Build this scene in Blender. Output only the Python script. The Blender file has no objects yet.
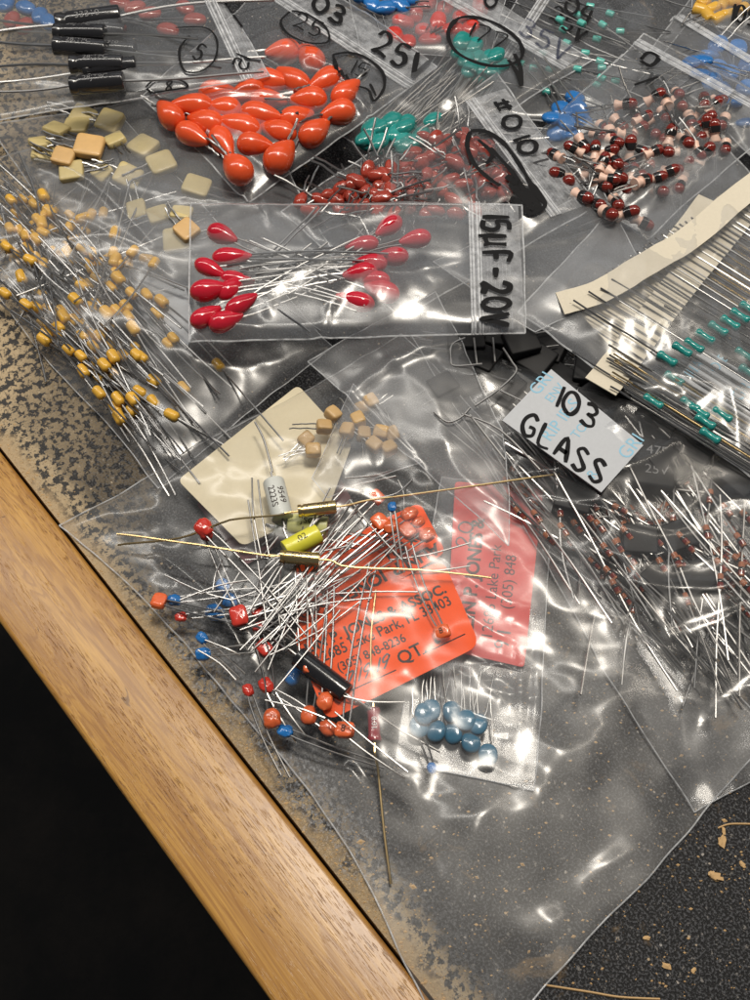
import bpy, bmesh, math, random
from mathutils import Vector, Matrix, noise, Euler
# one Blender unit = one centimetre
R = math.radians
sc = bpy.context.scene
sc.unit_settings.system = 'METRIC'; sc.unit_settings.scale_length = 0.01
col = sc.collection
random.seed(7)

# ---------------------------------------------------------------- camera
TILT, DIST, VFOV = 30.0, 24.0, 50.0
cam = bpy.data.cameras.new('camera'); camo = bpy.data.objects.new('camera', cam); col.objects.link(camo)
cam.sensor_fit = 'VERTICAL'; cam.sensor_height = 24; cam.lens = 12/math.tan(R(VFOV/2))
camo.location = (0, -DIST*math.sin(R(TILT)), DIST*math.cos(R(TILT)))
camo.rotation_euler = (R(TILT), 0, 0)
cam.clip_start = 0.5; cam.clip_end = 2000
sc.camera = camo
# ---------------------------------------------------------------- world, lamps, exposure
w = bpy.data.worlds.new('World'); sc.world = w; w.use_nodes = True
w.node_tree.nodes['Background'].inputs[0].default_value = (0.93, 0.95, 1.0, 1)
w.node_tree.nodes['Background'].inputs[1].default_value = 0.09
def lamp(name, loc, target, sx, sy, power, colr):
    l = bpy.data.lights.new(name, 'AREA'); l.shape = 'RECTANGLE'; l.size = sx; l.size_y = sy
    l.energy = power; l.color = colr
    o = bpy.data.objects.new(name, l); col.objects.link(o); o.location = loc
    o.rotation_euler = (Vector(target)-Vector(loc)).to_track_quat('-Z', 'Y').to_euler()
    return o
lamp('ceiling_lamp', (8, 12, 70), (0, 0, 0), 14, 9, 21000, (1.0, .92, .80))
lamp('added_far_panel', (4, 66, 60), (0, 2, 0), 70, 26, 3000, (.90, .95, 1.0))  # unseen dim panel, added to give the upper bags their grey sheen
lamp('added_streak_light', (-22, 24, 60), (0, 20, 0), 3, 100, 26000, (1.0, .95, .87))  # unseen light, added and lengthened so film folds catch streaks
lamp('added_side_light', (34, 20, 50), (0, 16, 0), 3, 90, 11000, (1.0, .90, .76))  # added side light, stretched long for streaks along the creases
sc.view_settings.view_transform = 'Standard'; sc.view_settings.look = 'None'
sc.view_settings.exposure = 0.18; sc.view_settings.gamma = 1
sc.render.engine = 'CYCLES'
cy = sc.cycles
cy.max_bounces = 10; cy.transparent_max_bounces = 40; cy.diffuse_bounces = 3; cy.glossy_bounces = 4
cy.sample_clamp_indirect = 4; cy.use_denoising = True
try: cy.denoiser = 'OPENIMAGEDENOISE'
except Exception: pass
cy.caustics_reflective = False; cy.caustics_refractive = False

# ---------------------------------------------------------------- geometry helpers
F = 500/math.tan(R(VFOV/2))
_cp = Vector(camo.location); _rm = Euler((R(TILT), 0, 0)).to_matrix()
def P(px, py, z=0.0):
    """the point at height z that the photograph shows at pixel (px, py)"""
    d = _rm @ Vector((px-375, 500-py, -F))
    t = (z-_cp.z)/d.z
    return _cp + d*t
def pang(px, py, a, z=0.0):
    """turn a direction seen in the photograph (degrees, + = down) into a heading on the table"""
    q = P(px+10*math.cos(R(a)), py+10*math.sin(R(a)), z)-P(px, py, z)
    return math.atan2(q.y, q.x)

def to_px(p):
    q = _rm.transposed() @ (Vector(p)-_cp); return 375+q.x/-q.z*F, 500-q.y/-q.z*F

class MB:
    def __init__(s): s.v = []; s.f = []; s.m = []; s.mi = 0
    def add(s, vs, fs):
        n = len(s.v); s.v += [tuple(v) for v in vs]
        for f in fs: s.f.append(tuple(i+n for i in f)); s.m.append(s.mi)
    def tube(s, pts, r, seg=6, r2=None):
        pts = [Vector(p) for p in pts]; n = len(pts); vs = []
        up = Vector((0, 0, 1)); prev = None
        for i, p in enumerate(pts):
            t = (pts[min(i+1, n-1)]-pts[max(i-1, 0)])
            if t.length < 1e-7: t = Vector((1, 0, 0))
            t.normalize()
            if prev is None:
                a = up if abs(t.z) < .9 else Vector((1, 0, 0)); b = t.cross(a).normalized()
            else:
                b = (prev-t*prev.dot(t))
                b = b.normalized() if b.length > 1e-6 else t.cross(up).normalized()
            prev = b; c = t.cross(b)
            rr = r if r2 is None else r+(r2-r)*i/(n-1)
            for k in range(seg):
                an = 2*math.pi*k/seg; vs.append(p+b*math.cos(an)*rr+c*math.sin(an)*rr)
        fs = []
        for i in range(n-1):
            for k in range(seg):
                a0 = i*seg+k; a1 = i*seg+(k+1) % seg
                fs.append((a0, a1, a1+seg, a0+seg))
        fs.append(tuple(range(seg-1, -1, -1))); fs.append(tuple((n-1)*seg+k for k in range(seg)))
        s.add(vs, fs); return s
    def lathe(s, prof, seg=20, mats=None):
        """profile of (x, radius) about the x axis"""
        vs = []; fs = []
        for x, r in prof:
            for k in range(seg):
                a = 2*math.pi*k/seg; vs.append((x, r*math.cos(a), r*math.sin(a)))
        for i in range(len(prof)-1):
            for k in range(seg):
                a0 = i*seg+k; a1 = i*seg+(k+1) % seg
                fs.append((a0, a1, a1+seg, a0+seg))
        n = len(s.v); s.v += vs
        for j, f in enumerate(fs):
            s.f.append(tuple(i+n for i in f)); s.m.append(mats[j//seg] if mats else s.mi)
        for ring, fl in ((0, True), (len(prof)-1, False)):
            idx = [n+ring*seg+k for k in range(seg)]
            s.f.append(tuple(idx[::-1] if fl else idx)); s.m.append((mats[0] if fl else mats[-1]) if mats else s.mi)
        return s
    def blob(s, a, b, c, e1=1.0, e2=1.0, nu=24, nv=14, off=(0, 0, 0), bump=0.0, seed=0, taper=0.0):
        def sp(x, e): return math.copysign(abs(x)**e, x)
        vs = []; fs = []
        for j in range(nv+1):
            ph = -math.pi/2+math.pi*j/nv
            for i in range(nu):
                th = 2*math.pi*i/nu
                x = sp(math.cos(ph), e1)*sp(math.cos(th), e2); y = sp(math.cos(ph), e1)*sp(math.sin(th), e2); z = sp(math.sin(ph), e1)
                k = 1+bump*noise.noise(Vector((x*2+seed, y*2, z*2)))
                t = 1-taper*(x+1)*.5
                vs.append((off[0]+a*x*k, off[1]+b*y*k*t, off[2]+c*z*k*t))
        for j in range(nv):
            for i in range(nu):
                a0 = j*nu+i; a1 = j*nu+(i+1) % nu
                fs.append((a0, a1, a1+nu, a0+nu))
        s.add(vs, fs); return s
    def build(s, name, mats, parent=None, smooth=True, loc=None, rot=None):
        me = bpy.data.meshes.new(name); me.from_pydata(s.v, [], s.f)
        if not isinstance(mats, (list, tuple)): mats = [mats]
        for m in mats: me.materials.append(m)
        me.polygons.foreach_set('material_index', s.m)
        if smooth: me.polygons.foreach_set('use_smooth', [True]*len(s.f))
        me.update()
        if smooth and 'bag' not in name and 'pouch' not in name and 'film' not in name: me.set_sharp_from_angle(angle=R(48))
        o = bpy.data.objects.new(name, me); col.objects.link(o)
        if parent: o.parent = parent
        if loc: o.location = loc
        if rot: o.rotation_euler = rot
        return o
def rbox(name, sx, sy, sz, bev, mat, parent=None, loc=None, rot=None, seg=3, jitter=0):
    bm = bmesh.new(); bmesh.ops.create_cube(bm, size=1)
    for v in bm.verts:
        v.co = Vector((v.co.x*sx, v.co.y*sy, v.co.z*sz))
        if jitter: v.co += Vector((random.uniform(-jitter, jitter), random.uniform(-jitter, jitter), 0))
    if bev: bmesh.ops.bevel(bm, geom=bm.edges[:], offset=bev, segments=seg, affect='EDGES', profile=.5)
    me = bpy.data.meshes.new(name); bm.to_mesh(me); bm.free(); me.materials.append(mat)
    for p in me.polygons: p.use_smooth = bool(bev)
    o = bpy.data.objects.new(name, me); col.objects.link(o)
    if parent: o.parent = parent
    if loc is not None: o.location = loc
    if rot is not None: o.rotation_euler = rot
    return o
def tag(o, label=None, cat=None, group=None, kind=None):
    if label: o['label'] = label
    if cat: o['category'] = cat
    if group: o['group'] = group
    if kind: o['kind'] = kind
    return o
def empty(name, loc=(0, 0, 0), rot=(0, 0, 0)):
    o = bpy.data.objects.new(name, None); col.objects.link(o); o.empty_display_size = .2
    o.location = loc; o.rotation_euler = rot
    return o
KIDS = {}
def kids(o):
    if o.name not in KIDS: KIDS[o.name] = [c for c in bpy.data.objects if c.parent == o]
    return KIDS[o.name]
def copy_tree(o):
    r = o.copy(); col.objects.link(r)
    for k in list(r.keys()): del r[k]
    for ch in kids(o):
        c = ch.copy(); col.objects.link(c); c.parent = r
        for g in kids(ch):
            d = g.copy(); col.objects.link(d); d.parent = c
    return r

# ---------------------------------------------------------------- materials
class N:
    def __init__(s, name):
        s.mat = bpy.data.materials.new(name); s.mat.use_nodes = True
        s.t = s.mat.node_tree; s.t.nodes.clear(); s.out = s.t.nodes.new('ShaderNodeOutputMaterial')
    def n(s, typ, **kw):
        nd = s.t.nodes.new('ShaderNode'+typ)
        for k, v in kw.items():
            if k.startswith('_'): setattr(nd, k[1:], v)
            else:
                key = int(k[1:]) if k[0] == 'i' and k[1:].isdigit() else k.replace('__', ' ')
                if hasattr(v, 'is_output'): s.t.links.new(v, nd.inputs[key])
                else: nd.inputs[key].default_value = v
        return nd
    def l(s, a, b): s.t.links.new(a, b)
    def ramp(s, fac, stops, interp='LINEAR'):
        r = s.n('ValToRGB'); s.l(fac, r.inputs[0]); cr = r.color_ramp; cr.interpolation = interp
        while len(cr.elements) < len(stops): cr.elements.new(.5)
        for e, (p, c) in zip(cr.elements, stops):
            e.position = p; e.color = (c, c, c, 1) if isinstance(c, (int, float)) else (*c, 1)
        return r.outputs[0]
    def mix(s, fac, a, b, mode='MIX'):
        m = s.n('Mix', _data_type='RGBA', _blend_type=mode)
        for sock, v in ((m.inputs[0], fac), (m.inputs[6], a), (m.inputs[7], b)):
            if hasattr(v, 'is_output'): s.l(v, sock)
            else: sock.default_value = v if not isinstance(v, tuple) else (*v, 1)
        return m.outputs[2]
    def math(s, op, a, b=None, clamp=False):
        m = s.n('Math', _operation=op, _use_clamp=clamp)
        for k, v in ((0, a), (1, b)):
            if v is None: continue
            if hasattr(v, 'is_output'): s.l(v, m.inputs[k])
            else: m.inputs[k].default_value = v
        return m.outputs[0]
    def coord(s, scale=(1, 1, 1), rot=(0, 0, 0)):
        c = s.n('TexCoord'); m = s.n('Mapping'); s.l(c.outputs['Object'], m.inputs[0])
        m.inputs['Scale'].default_value = scale; m.inputs['Rotation'].default_value = rot
        return m.outputs[0]
    def noise(s, vec, scale, detail=4, rough=.55, dist=0):
        return s.n('TexNoise', Vector=vec, Scale=scale, Detail=float(detail), Roughness=rough, Distortion=float(dist)).outputs[0]
    def bsdf(s, **kw):
        b = s.n('BsdfPrincipled', **kw); s.l(b.outputs[0], s.out.inputs[0]); return b

def glossy_paint(name, c, rough=.2, vary=.12, spec=.5, coat=.4, speck=0.0, bump=.02):
    n = N(name); v = n.coord()
    oi = n.n('ObjectInfo')
    nz = n.noise(v, 6, 3)
    k = n.math('ADD', n.math('MULTIPLY', nz, vary*1.4), n.math('MULTIPLY', oi.outputs['Random'], vary))
    c1 = tuple(x*(1-vary) for x in c); c2 = tuple(min(1, x*(1+vary)+.004) for x in c)
    colr = n.mix(n.math('MULTIPLY', k, 1/(vary*1.9+.001), True), c1, c2)
    if speck:
        colr = n.mix(n.ramp(n.noise(v, 30, 2), [(0, 1.0), (.36, 1.0), (.40, 0.0)]), colr, tuple(x*.35 for x in c))
    b = n.bsdf(Roughness=rough, Base__Color=colr)
    b.inputs['Coat Weight'].default_value = coat; b.inputs['Coat Roughness'].default_value = .06
    if bump:
        bp = n.n('Bump', Strength=.25, Distance=bump, Height=n.noise(v, 9, 3)); n.l(bp.outputs[0], b.inputs['Normal'])
    return n.mat
def metal(name, c, rough=.3):
    n = N(name); v = n.coord((1, 1, 1))
    f = n.noise(v, 4, 3)
    colr = n.mix(f, tuple(x*.75 for x in c), c)
    n.bsdf(Base__Color=colr, Metallic=1.0, Roughness=rough); return n.mat
def flatmat(name, c, rough=.6, spec=.5):
    n = N(name); v = n.coord(); f = n.noise(v, 14, 3)
    b = n.bsdf(Base__Color=n.mix(f, tuple(x*.88 for x in c), c), Roughness=rough)
    b.inputs['Specular IOR Level'].default_value = spec
    return n.mat

def film(name, haze=.05, tint=(.985, .985, .985), f0=.06, rough=.10, crinkle=.010, seed=0, hc=(.8, .82, .86), lobe=.45, broad=.36):
    n = N(name); v = n.coord()
    c1 = n.noise(n.coord((1, .35, 1), (0, 0, .9+seed)), .8, 1.5, .4, .4)
    c2 = n.noise(n.coord((.3, 1, 1), (0, 0, .5+seed)), 1.4, 1, .4, .3)
    bp = n.n('Bump', Strength=1.0, Distance=crinkle*5, Height=n.math('ADD', c1, n.math('MULTIPLY', c2, .3)))
    lw = n.n('LayerWeight', Blend=.5); n.l(bp.outputs[0], lw.inputs['Normal'])
    fr = n.math('ADD', n.math('MULTIPLY', n.math('POWER', lw.outputs['Facing'], 4.5), .85), f0, True)
    rg = n.math('ADD', n.math('MULTIPLY', n.noise(v, .7, 3), rough*1.2), rough*.4)
    g1 = n.n('BsdfGlossy', Roughness=rg); n.l(bp.outputs[0], g1.inputs['Normal'])
    g2 = n.n('BsdfGlossy', Roughness=broad); n.l(bp.outputs[0], g2.inputs['Normal'])
    gl = n.n('MixShader', i0=lobe); n.l(g1.outputs[0], gl.inputs[1]); n.l(g2.outputs[0], gl.inputs[2])
    tr = n.n('BsdfTransparent', Color=(*tint, 1))
    m1 = n.n('MixShader'); n.l(fr, m1.inputs[0]); n.l(tr.outputs[0], m1.inputs[1]); n.l(gl.outputs[0], m1.inputs[2])
    df = n.n('BsdfDiffuse', Color=(*hc, 1)); tl = n.n('BsdfTranslucent', Color=(*hc, 1))
    m2 = n.n('MixShader', i0=.5); n.l(df.outputs[0], m2.inputs[1]); n.l(tl.outputs[0], m2.inputs[2])
    hz = n.math('MULTIPLY', n.ramp(n.noise(v, .55, 5, .62, .4), [(.25, .45), (.75, 1.5)]), haze)
    m3 = n.n('MixShader'); n.l(hz, m3.inputs[0]); n.l(m1.outputs[0], m3.inputs[1]); n.l(m2.outputs[0], m3.inputs[2])
    n.l(m3.outputs[0], n.out.inputs[0])
    return n.mat
def seam_mat(name, a=.45, c=(.75, .77, .8)):
    n = N(name); v = n.coord()
    tr = n.n('BsdfTransparent', Color=(.95, .95, .95, 1))
    p = n.n('BsdfPrincipled', Base__Color=(*c, 1), Roughness=.15)
    f = n.ramp(n.noise(v, 5, 4), [(.3, a*.35), (.7, min(1, a*1.6))])
    m = n.n('MixShader'); n.l(f, m.inputs[0]); n.l(tr.outputs[0], m.inputs[1]); n.l(p.outputs[0], m.inputs[2])
    n.l(m.outputs[0], n.out.inputs[0]); return n.mat

M = {}
M['film'] = film('thin_clear_plastic', .075, f0=.085, rough=.19)
M['film_big'] = film('large_clear_plastic', .009, f0=.052, rough=.18, crinkle=.002, lobe=.45, broad=.34)
M['film_clear'] = film('clear_polythene', .04, f0=.06, rough=.15, crinkle=.006)
M['film_sheen'] = film('hazy_underside_plastic', .018, f0=.018, rough=.30, crinkle=.003)
M['film_grey'] = film('grey_haze_plastic', .15, f0=.08, rough=.22, crinkle=.006)  # grey diffuse haze stands in for reflections on clear film
M['film_dull'] = film('dull_plastic', .17, f0=.08, rough=.20)
M['film_under'] = film('underside_plastic', .02, f0=.04, rough=.12)
M['seam'] = seam_mat('heat_sealed_edge')
M['zip'] = seam_mat('zip_strip_plastic', .42, (.85, .87, .9))
M['zipband'] = seam_mat('ribbed_strip_plastic', .20, (.8, .82, .86))
M['ink'] = flatmat('black_marker_ink', (.008, .008, .009), .7, .15)
M['pen'] = flatmat('grey_pen_ink', (.06, .06, .075), .5)
M['print'] = flatmat('black_printing', (.03, .015, .012), .6)
M['blueprint'] = flatmat('pale_blue_printing', (.25, .50, .66), .6)
M['whiteprint'] = flatmat('white_printing', (.75, .75, .75), .6)
M['greyprint'] = flatmat('grey_printing', (.16, .16, .165), .6)
M['lead'] = metal('tinned_wire', (.38, .375, .37), .34)
M['lead2'] = metal('dull_wire', (.34, .335, .33), .38)
M['gold'] = metal('brass_wire', (.80, .60, .30), .28)
M['goldbody'] = metal('gold_can', (.80, .62, .30), .25)
M['orange'] = glossy_paint('orange_dipped_epoxy', (.68, .075, .016), .24)
M['orange2'] = glossy_paint('rust_orange_epoxy', (.66, .12, .035), .28, .18)
M['red2'] = glossy_paint('red_epoxy', (.52, .035, .022), .2, .15)
M['magenta'] = glossy_paint('crimson_dipped_epoxy', (.47, .008, .025), .16)
M['brick'] = glossy_paint('brick_red_epoxy', (.30, .036, .02), .2, .2)
M['yellow'] = glossy_paint('mustard_moulded_epoxy', (.66, .375, .045), .3, .14, coat=.15)
M['lemon'] = glossy_paint('lemon_yellow_sleeve', (.70, .66, .05), .35, .1, coat=.2)
M['palelemon'] = glossy_paint('pale_yellow_sleeve', (.60, .60, .27), .4, .1, coat=.1)
M['teal'] = glossy_paint('teal_lacquer', (.012, .22, .20), .22, .2)
M['teal2'] = glossy_paint('light_teal_lacquer', (.08, .42, .36), .3, .15)
M['blue'] = glossy_paint('blue_epoxy', (.012, .14, .42), .22, .2)
M['slate'] = glossy_paint('slate_blue_epoxy', (.03, .13, .22), .25, .2)
M['black'] = glossy_paint('black_plastic_sleeve', (.012, .012, .014), .22, .2)
M['blackmatte'] = flatmat('matte_black_epoxy', (.008, .008, .009), .55, .25)
M['white'] = glossy_paint('pale_grey_case', (.55, .57, .54), .4, .1, coat=.1)
M['chip'] = glossy_paint('straw_epoxy', (.52, .42, .19), .45, .22, coat=.1)
M['chip2'] = glossy_paint('orange_straw_epoxy', (.55, .34, .13), .45, .22, coat=.1)
M['beige'] = glossy_paint('beige_epoxy', (.46, .30, .13), .45, .2, coat=.05)
M['cream'] = flatmat('cream_card', (.68, .60, .42), .6)
M['tape'] = flatmat('cream_paper_tape', (.66, .60, .48), .75)
M['paper'] = flatmat('white_label_paper', (.50, .52, .55), .7, .3)
M['tag'] = flatmat('fluorescent_orange_card', (.98, .115, .022), .6, .2)
M['tag2'] = flatmat('red_orange_card', (.85, .06, .045), .5)
M['maroon'] = flatmat('shade_maroon_card', (.10, .012, .02), .5)  # dark tone holds the shadow under the cream card
M['maroonres'] = glossy_paint('maroon_epoxy', (.25, .006, .02), .2)
M['blackband'] = glossy_paint('black_enamel', (.01, .008, .008), .12)
M['redcap'] = glossy_paint('dark_red_enamel', (.16, .012, .006), .1)
M['pink'] = glossy_paint('pale_pink_ceramic', (.74, .50, .40), .45, .08, coat=.1)
M['chipwood'] = flatmat('wood_chip', (.55, .36, .17), .8)
M['copperbody'] = glossy_paint('copper_foil', (.50, .22, .08), .25)
def glass_mat():
    n = N('amber_glass'); b = n.bsdf(Base__Color=(.48, .17, .08, 1), Roughness=.08)
    b.inputs['Transmission Weight'].default_value = .35; return n.mat
M['glass'] = glass_mat()
def loosen(name, c, a):
    n = N(name); tr = n.n('BsdfTransparent'); p = n.n('BsdfPrincipled', Base__Color=(*c, 1), Roughness=.4)
    m = n.n('MixShader', i0=a); n.l(tr.outputs[0], m.inputs[1]); n.l(p.outputs[0], m.inputs[2]); n.l(m.outputs[0], n.out.inputs[0]); return n.mat
M['fadedink'] = loosen('thin_marker_ink', (.015, .02, .05), .72)

# ---------------------------------------------------------------- table, wooden edge, floor
E0, E1 = P(0, 451), P(430, 1000)
O0, O1 = P(0, 622), P(270, 1000)
ed = (E1-E0).normalized(); perp = Vector((ed.y, -ed.x, 0))       # perp points away from the table, over the floor
if (O0-E0).dot(perp) < 0: perp = -perp
wood_w = (((O0-E0).dot(perp))+((O1-E0).dot(perp)))/2
ang = math.atan2(ed.y, ed.x)
def table_material():
    n = N('speckled_laminate'); v = n.coord()
    sep = n.n('SeparateXYZ'); n.l(v, sep.inputs[0]); X, Y = sep.outputs[0], sep.outputs[1]
    # worn, pale part near the upper left and along the wooden edge
    warp = n.noise(v, .35, 5, .6)
    g = n.math('ADD', n.math('MULTIPLY', X, -.13), n.math('MULTIPLY', Y, -.24))
    g = n.math('ADD', g, n.math('MULTIPLY', n.math('SUBTRACT', warp, .5), 1.6))
    worn = n.ramp(n.math('ADD', g, .95), [(.0, 0.0), (1.0, 1.0)])
    ye = n.math('ADD', Y, n.math('MULTIPLY', n.math('SUBTRACT', warp, .5), 1.2))
    worn = n.math('MAXIMUM', worn, n.ramp(ye, [(.55, .9), (1.0, 0.0)]))
    # fine black stone specks
    s1 = n.noise(v, 9, 3, .65); s2 = n.noise(v, 22, 2, .6)
    dark = n.mix(n.ramp(s2, [(.50, 0.0), (.60, 1.0)]), (.004, .004, .005), (.062, .064, .070))
    dark = n.mix(n.ramp(s1, [(.62, 0.0), (.68, 1.0)]), dark, (.17, .16, .15))
    vo = n.n('TexVoronoi', Vector=v, Scale=5.0); dd = vo.outputs['Distance']
    cr = n.n('SeparateColor'); n.l(vo.outputs['Color'], cr.inputs[0])
    sp = n.math('MULTIPLY', n.math('LESS_THAN', n.math('ADD', dd, n.math('MULTIPLY', s2, .3)), .27), n.math('GREATER_THAN', cr.outputs[0], .72))
    dark = n.mix(sp, dark, n.mix(cr.outputs[1], (.42, .30, .16), (.30, .29, .28)))
    # brown sawdust smears with their own outlines
    sm = n.ramp(n.noise(v, .8, 7, .72, .8), [(.60, 0.0), (.68, .6)])
    dark = n.mix(sm, dark, (.17, .115, .06))
    # worn colour: tan ground with black grains
    b1 = n.noise(v, 5.6, 4, .62, .1)
    tan = n.mix(n.noise(v, 14, 3), (.29, .215, .125), (.56, .44, .28))
    wornc = n.mix(n.ramp(b1, [(.49, 0.0), (.54, .95)]), tan, (.022, .024, .028))
    wornc = n.mix(n.ramp(s2, [(.58, 0.0), (.64, .7)]), wornc, (.03, .03, .03))
    base = n.mix(worn, dark, wornc)
    # grey abraded band and packed sawdust beside the wood
    edge = n.math('ADD', Y, n.math('MULTIPLY', n.math('SUBTRACT', n.noise(v, 1.1, 5, .65), .5), 1.5))
    band = n.ramp(n.math('MULTIPLY', edge, .5), [(.0, 1.0), (.45, .9), (.75, 0.0)])
    along = n.ramp(n.math('MULTIPLY', n.math('ADD', X, -4), .1), [(.0, 0.0), (.25, 1.0), (.8, 1.0), (1.0, .3)])
    flakes = n.ramp(n.noise(v, 12, 6, .8, .3), [(.46, 0.0), (.56, 1.0)])
    gm = n.math('MULTIPLY', n.math('MULTIPLY', band, along), flakes)
    base = n.mix(gm, base, (.22, .225, .24))
    saw = n.ramp(n.math('MULTIPLY', edge, 1.0), [(.12, 1.0), (.45, 0.0)])
    base = n.mix(n.math('MULTIPLY', saw, n.ramp(b1, [(.3, .5), (.6, 1.0)])), base, n.mix(s2, (.26, .18, .09), (.58, .43, .26)))
    b = n.bsdf(Base__Color=base, Roughness=.42)
    b.inputs['Specular IOR Level'].default_value = .18
    n.l(n.ramp(gm, [(0.0, .55), (1.0, .28)]), b.inputs['Roughness'])
    bp = n.n('Bump', Strength=.6, Distance=.02, Height=n.math('ADD', s2, n.math('MULTIPLY', gm, 1.0))); n.l(bp.outputs[0], b.inputs['Normal'])
    return n.mat
def wood_material():
    n = N('oak_edging'); v = n.coord()
    st = n.coord((.10, 1.6, 1.6)); fine = n.coord((.6, 12, 12)); pore = n.coord((1.7, 22, 22))
    a = n.noise(st, 1.6, 5, .6, 1.2); b_ = n.noise(fine, 1.5, 4, .6)
    c = n.mix(n.ramp(a, [(.3, 0.0), (.7, 1.0)]), (.37, .18, .036), (.58, .325, .078))
    c = n.mix(n.ramp(b_, [(.35, .6), (.65, 0.0)]), c, (.30, .14, .04))
    big = n.noise(n.coord((.05, .55, .55)), 2.4, 3, .5, 1.5)
    lines = n.math('SINE', n.math('MULTIPLY', big, 55.0))
    c = n.mix(n.ramp(lines, [(.2, 0.0), (.9, .55)]), c, (.27, .12, .03))
    p = n.ramp(n.noise(pore, 1.9, 2, .5), [(.58, 0.0), (.66, .8)])
    pm = n.ramp(n.noise(n.coord((.15, 1.2, 1.2)), 1.5, 3), [(.42, 0.0), (.62, 1.0)])
    pf = n.math('MULTIPLY', p, pm)
    c = n.mix(pf, c, (.15, .06, .016))
    dent = n.ramp(n.noise(n.coord((1, 2.5, 2.5)), 1.4, 3, .5, 1.0), [(.70, 0.0), (.74, .7)])
    c = n.mix(dent, c, (.12, .055, .02))
    b = n.bsdf(Base__Color=c, Roughness=.33)
    b.inputs['Coat Weight'].default_value = .12; b.inputs['Coat Roughness'].default_value = .3
    h = n.math('SUBTRACT', n.math('MULTIPLY', b_, .3), pf)
    bp = n.n('Bump', Strength=.5, Distance=.02, Height=h); n.l(bp.outputs[0], b.inputs['Normal'])
    return n.mat
# table top: local x runs along the wooden edge, local y away from it
L = 60
tb = bpy.data.meshes.new('table_top')
sgn = 1 if Vector((-math.sin(ang), math.cos(ang), 0)).dot(-perp) > 0 else -1
y0, y1 = (.06, 46) if sgn > 0 else (-46, -.06)
tb.from_pydata([(-30, y0, 0), (L, y0, 0), (L, y1, 0), (-30, y1, 0), (-30, y0, -2.6), (L, y0, -2.6), (L, y1, -2.6), (-30, y1, -2.6)],
               [], [(0, 1, 2, 3), (7, 6, 5, 4), (0, 4, 5, 1), (1, 5, 6, 2), (2, 6, 7, 3), (3, 7, 4, 0)])
tb.materials.append(table_material())
to = bpy.data.objects.new('table_top', tb); col.objects.link(to); to.location = E0; to.rotation_euler = (0, 0, ang)
tag(to, 'black speckled laminate bench top with worn tan patches beside the oak edging', 'table', kind='structure')
eo = rbox('table_edge', 90, wood_w, 3.4, .11, wood_material(), loc=None, seg=4)
eo.location = E0+ed*15+perp*(wood_w/2)+Vector((0, 0, -1.7+.03)); eo.rotation_euler = (0, 0, ang)
tag(eo, 'light oak edging strip along the front of the bench top', 'table edge', kind='structure')
n = N('dark_floor'); v = n.coord()
n.bsdf(Base__Color=n.mix(n.ramp(n.noise(v, .12, 6, .7), [(.4, 0.0), (.7, 1.0)]), (.002, .0018, .0016), (.016, .012, .009)), Roughness=.85)
fm = MB(); fm.add([(-160, -160, -74), (160, -160, -74), (160, 160, -74), (-160, 160, -74)], [(0, 1, 2, 3)])
tag(fm.build('floor', n.mat, smooth=False), kind='structure')

def smooth(pl, n=5):
    if len(pl) < 3: 
        a, b = pl[0], pl[-1]; return [(a[0]+(b[0]-a[0])*k/6, a[1]+(b[1]-a[1])*k/6) for k in range(7)]
    out = []
    P_ = [pl[0]]+list(pl)+[pl[-1]]
    for i in range(1, len(P_)-2):
        p0, p1, p2, p3 = P_[i-1], P_[i], P_[i+1], P_[i+2]
        for k in range(n):
            t = k/n
            out.append(tuple(.5*((2*p1[a])+(-p0[a]+p2[a])*t+(2*p0[a]-5*p1[a]+4*p2[a]-p3[a])*t*t+(-p0[a]+3*p1[a]-3*p2[a]+p3[a])*t**3) for a in (0, 1)))
    out.append(pl[-1]); return out
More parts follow.
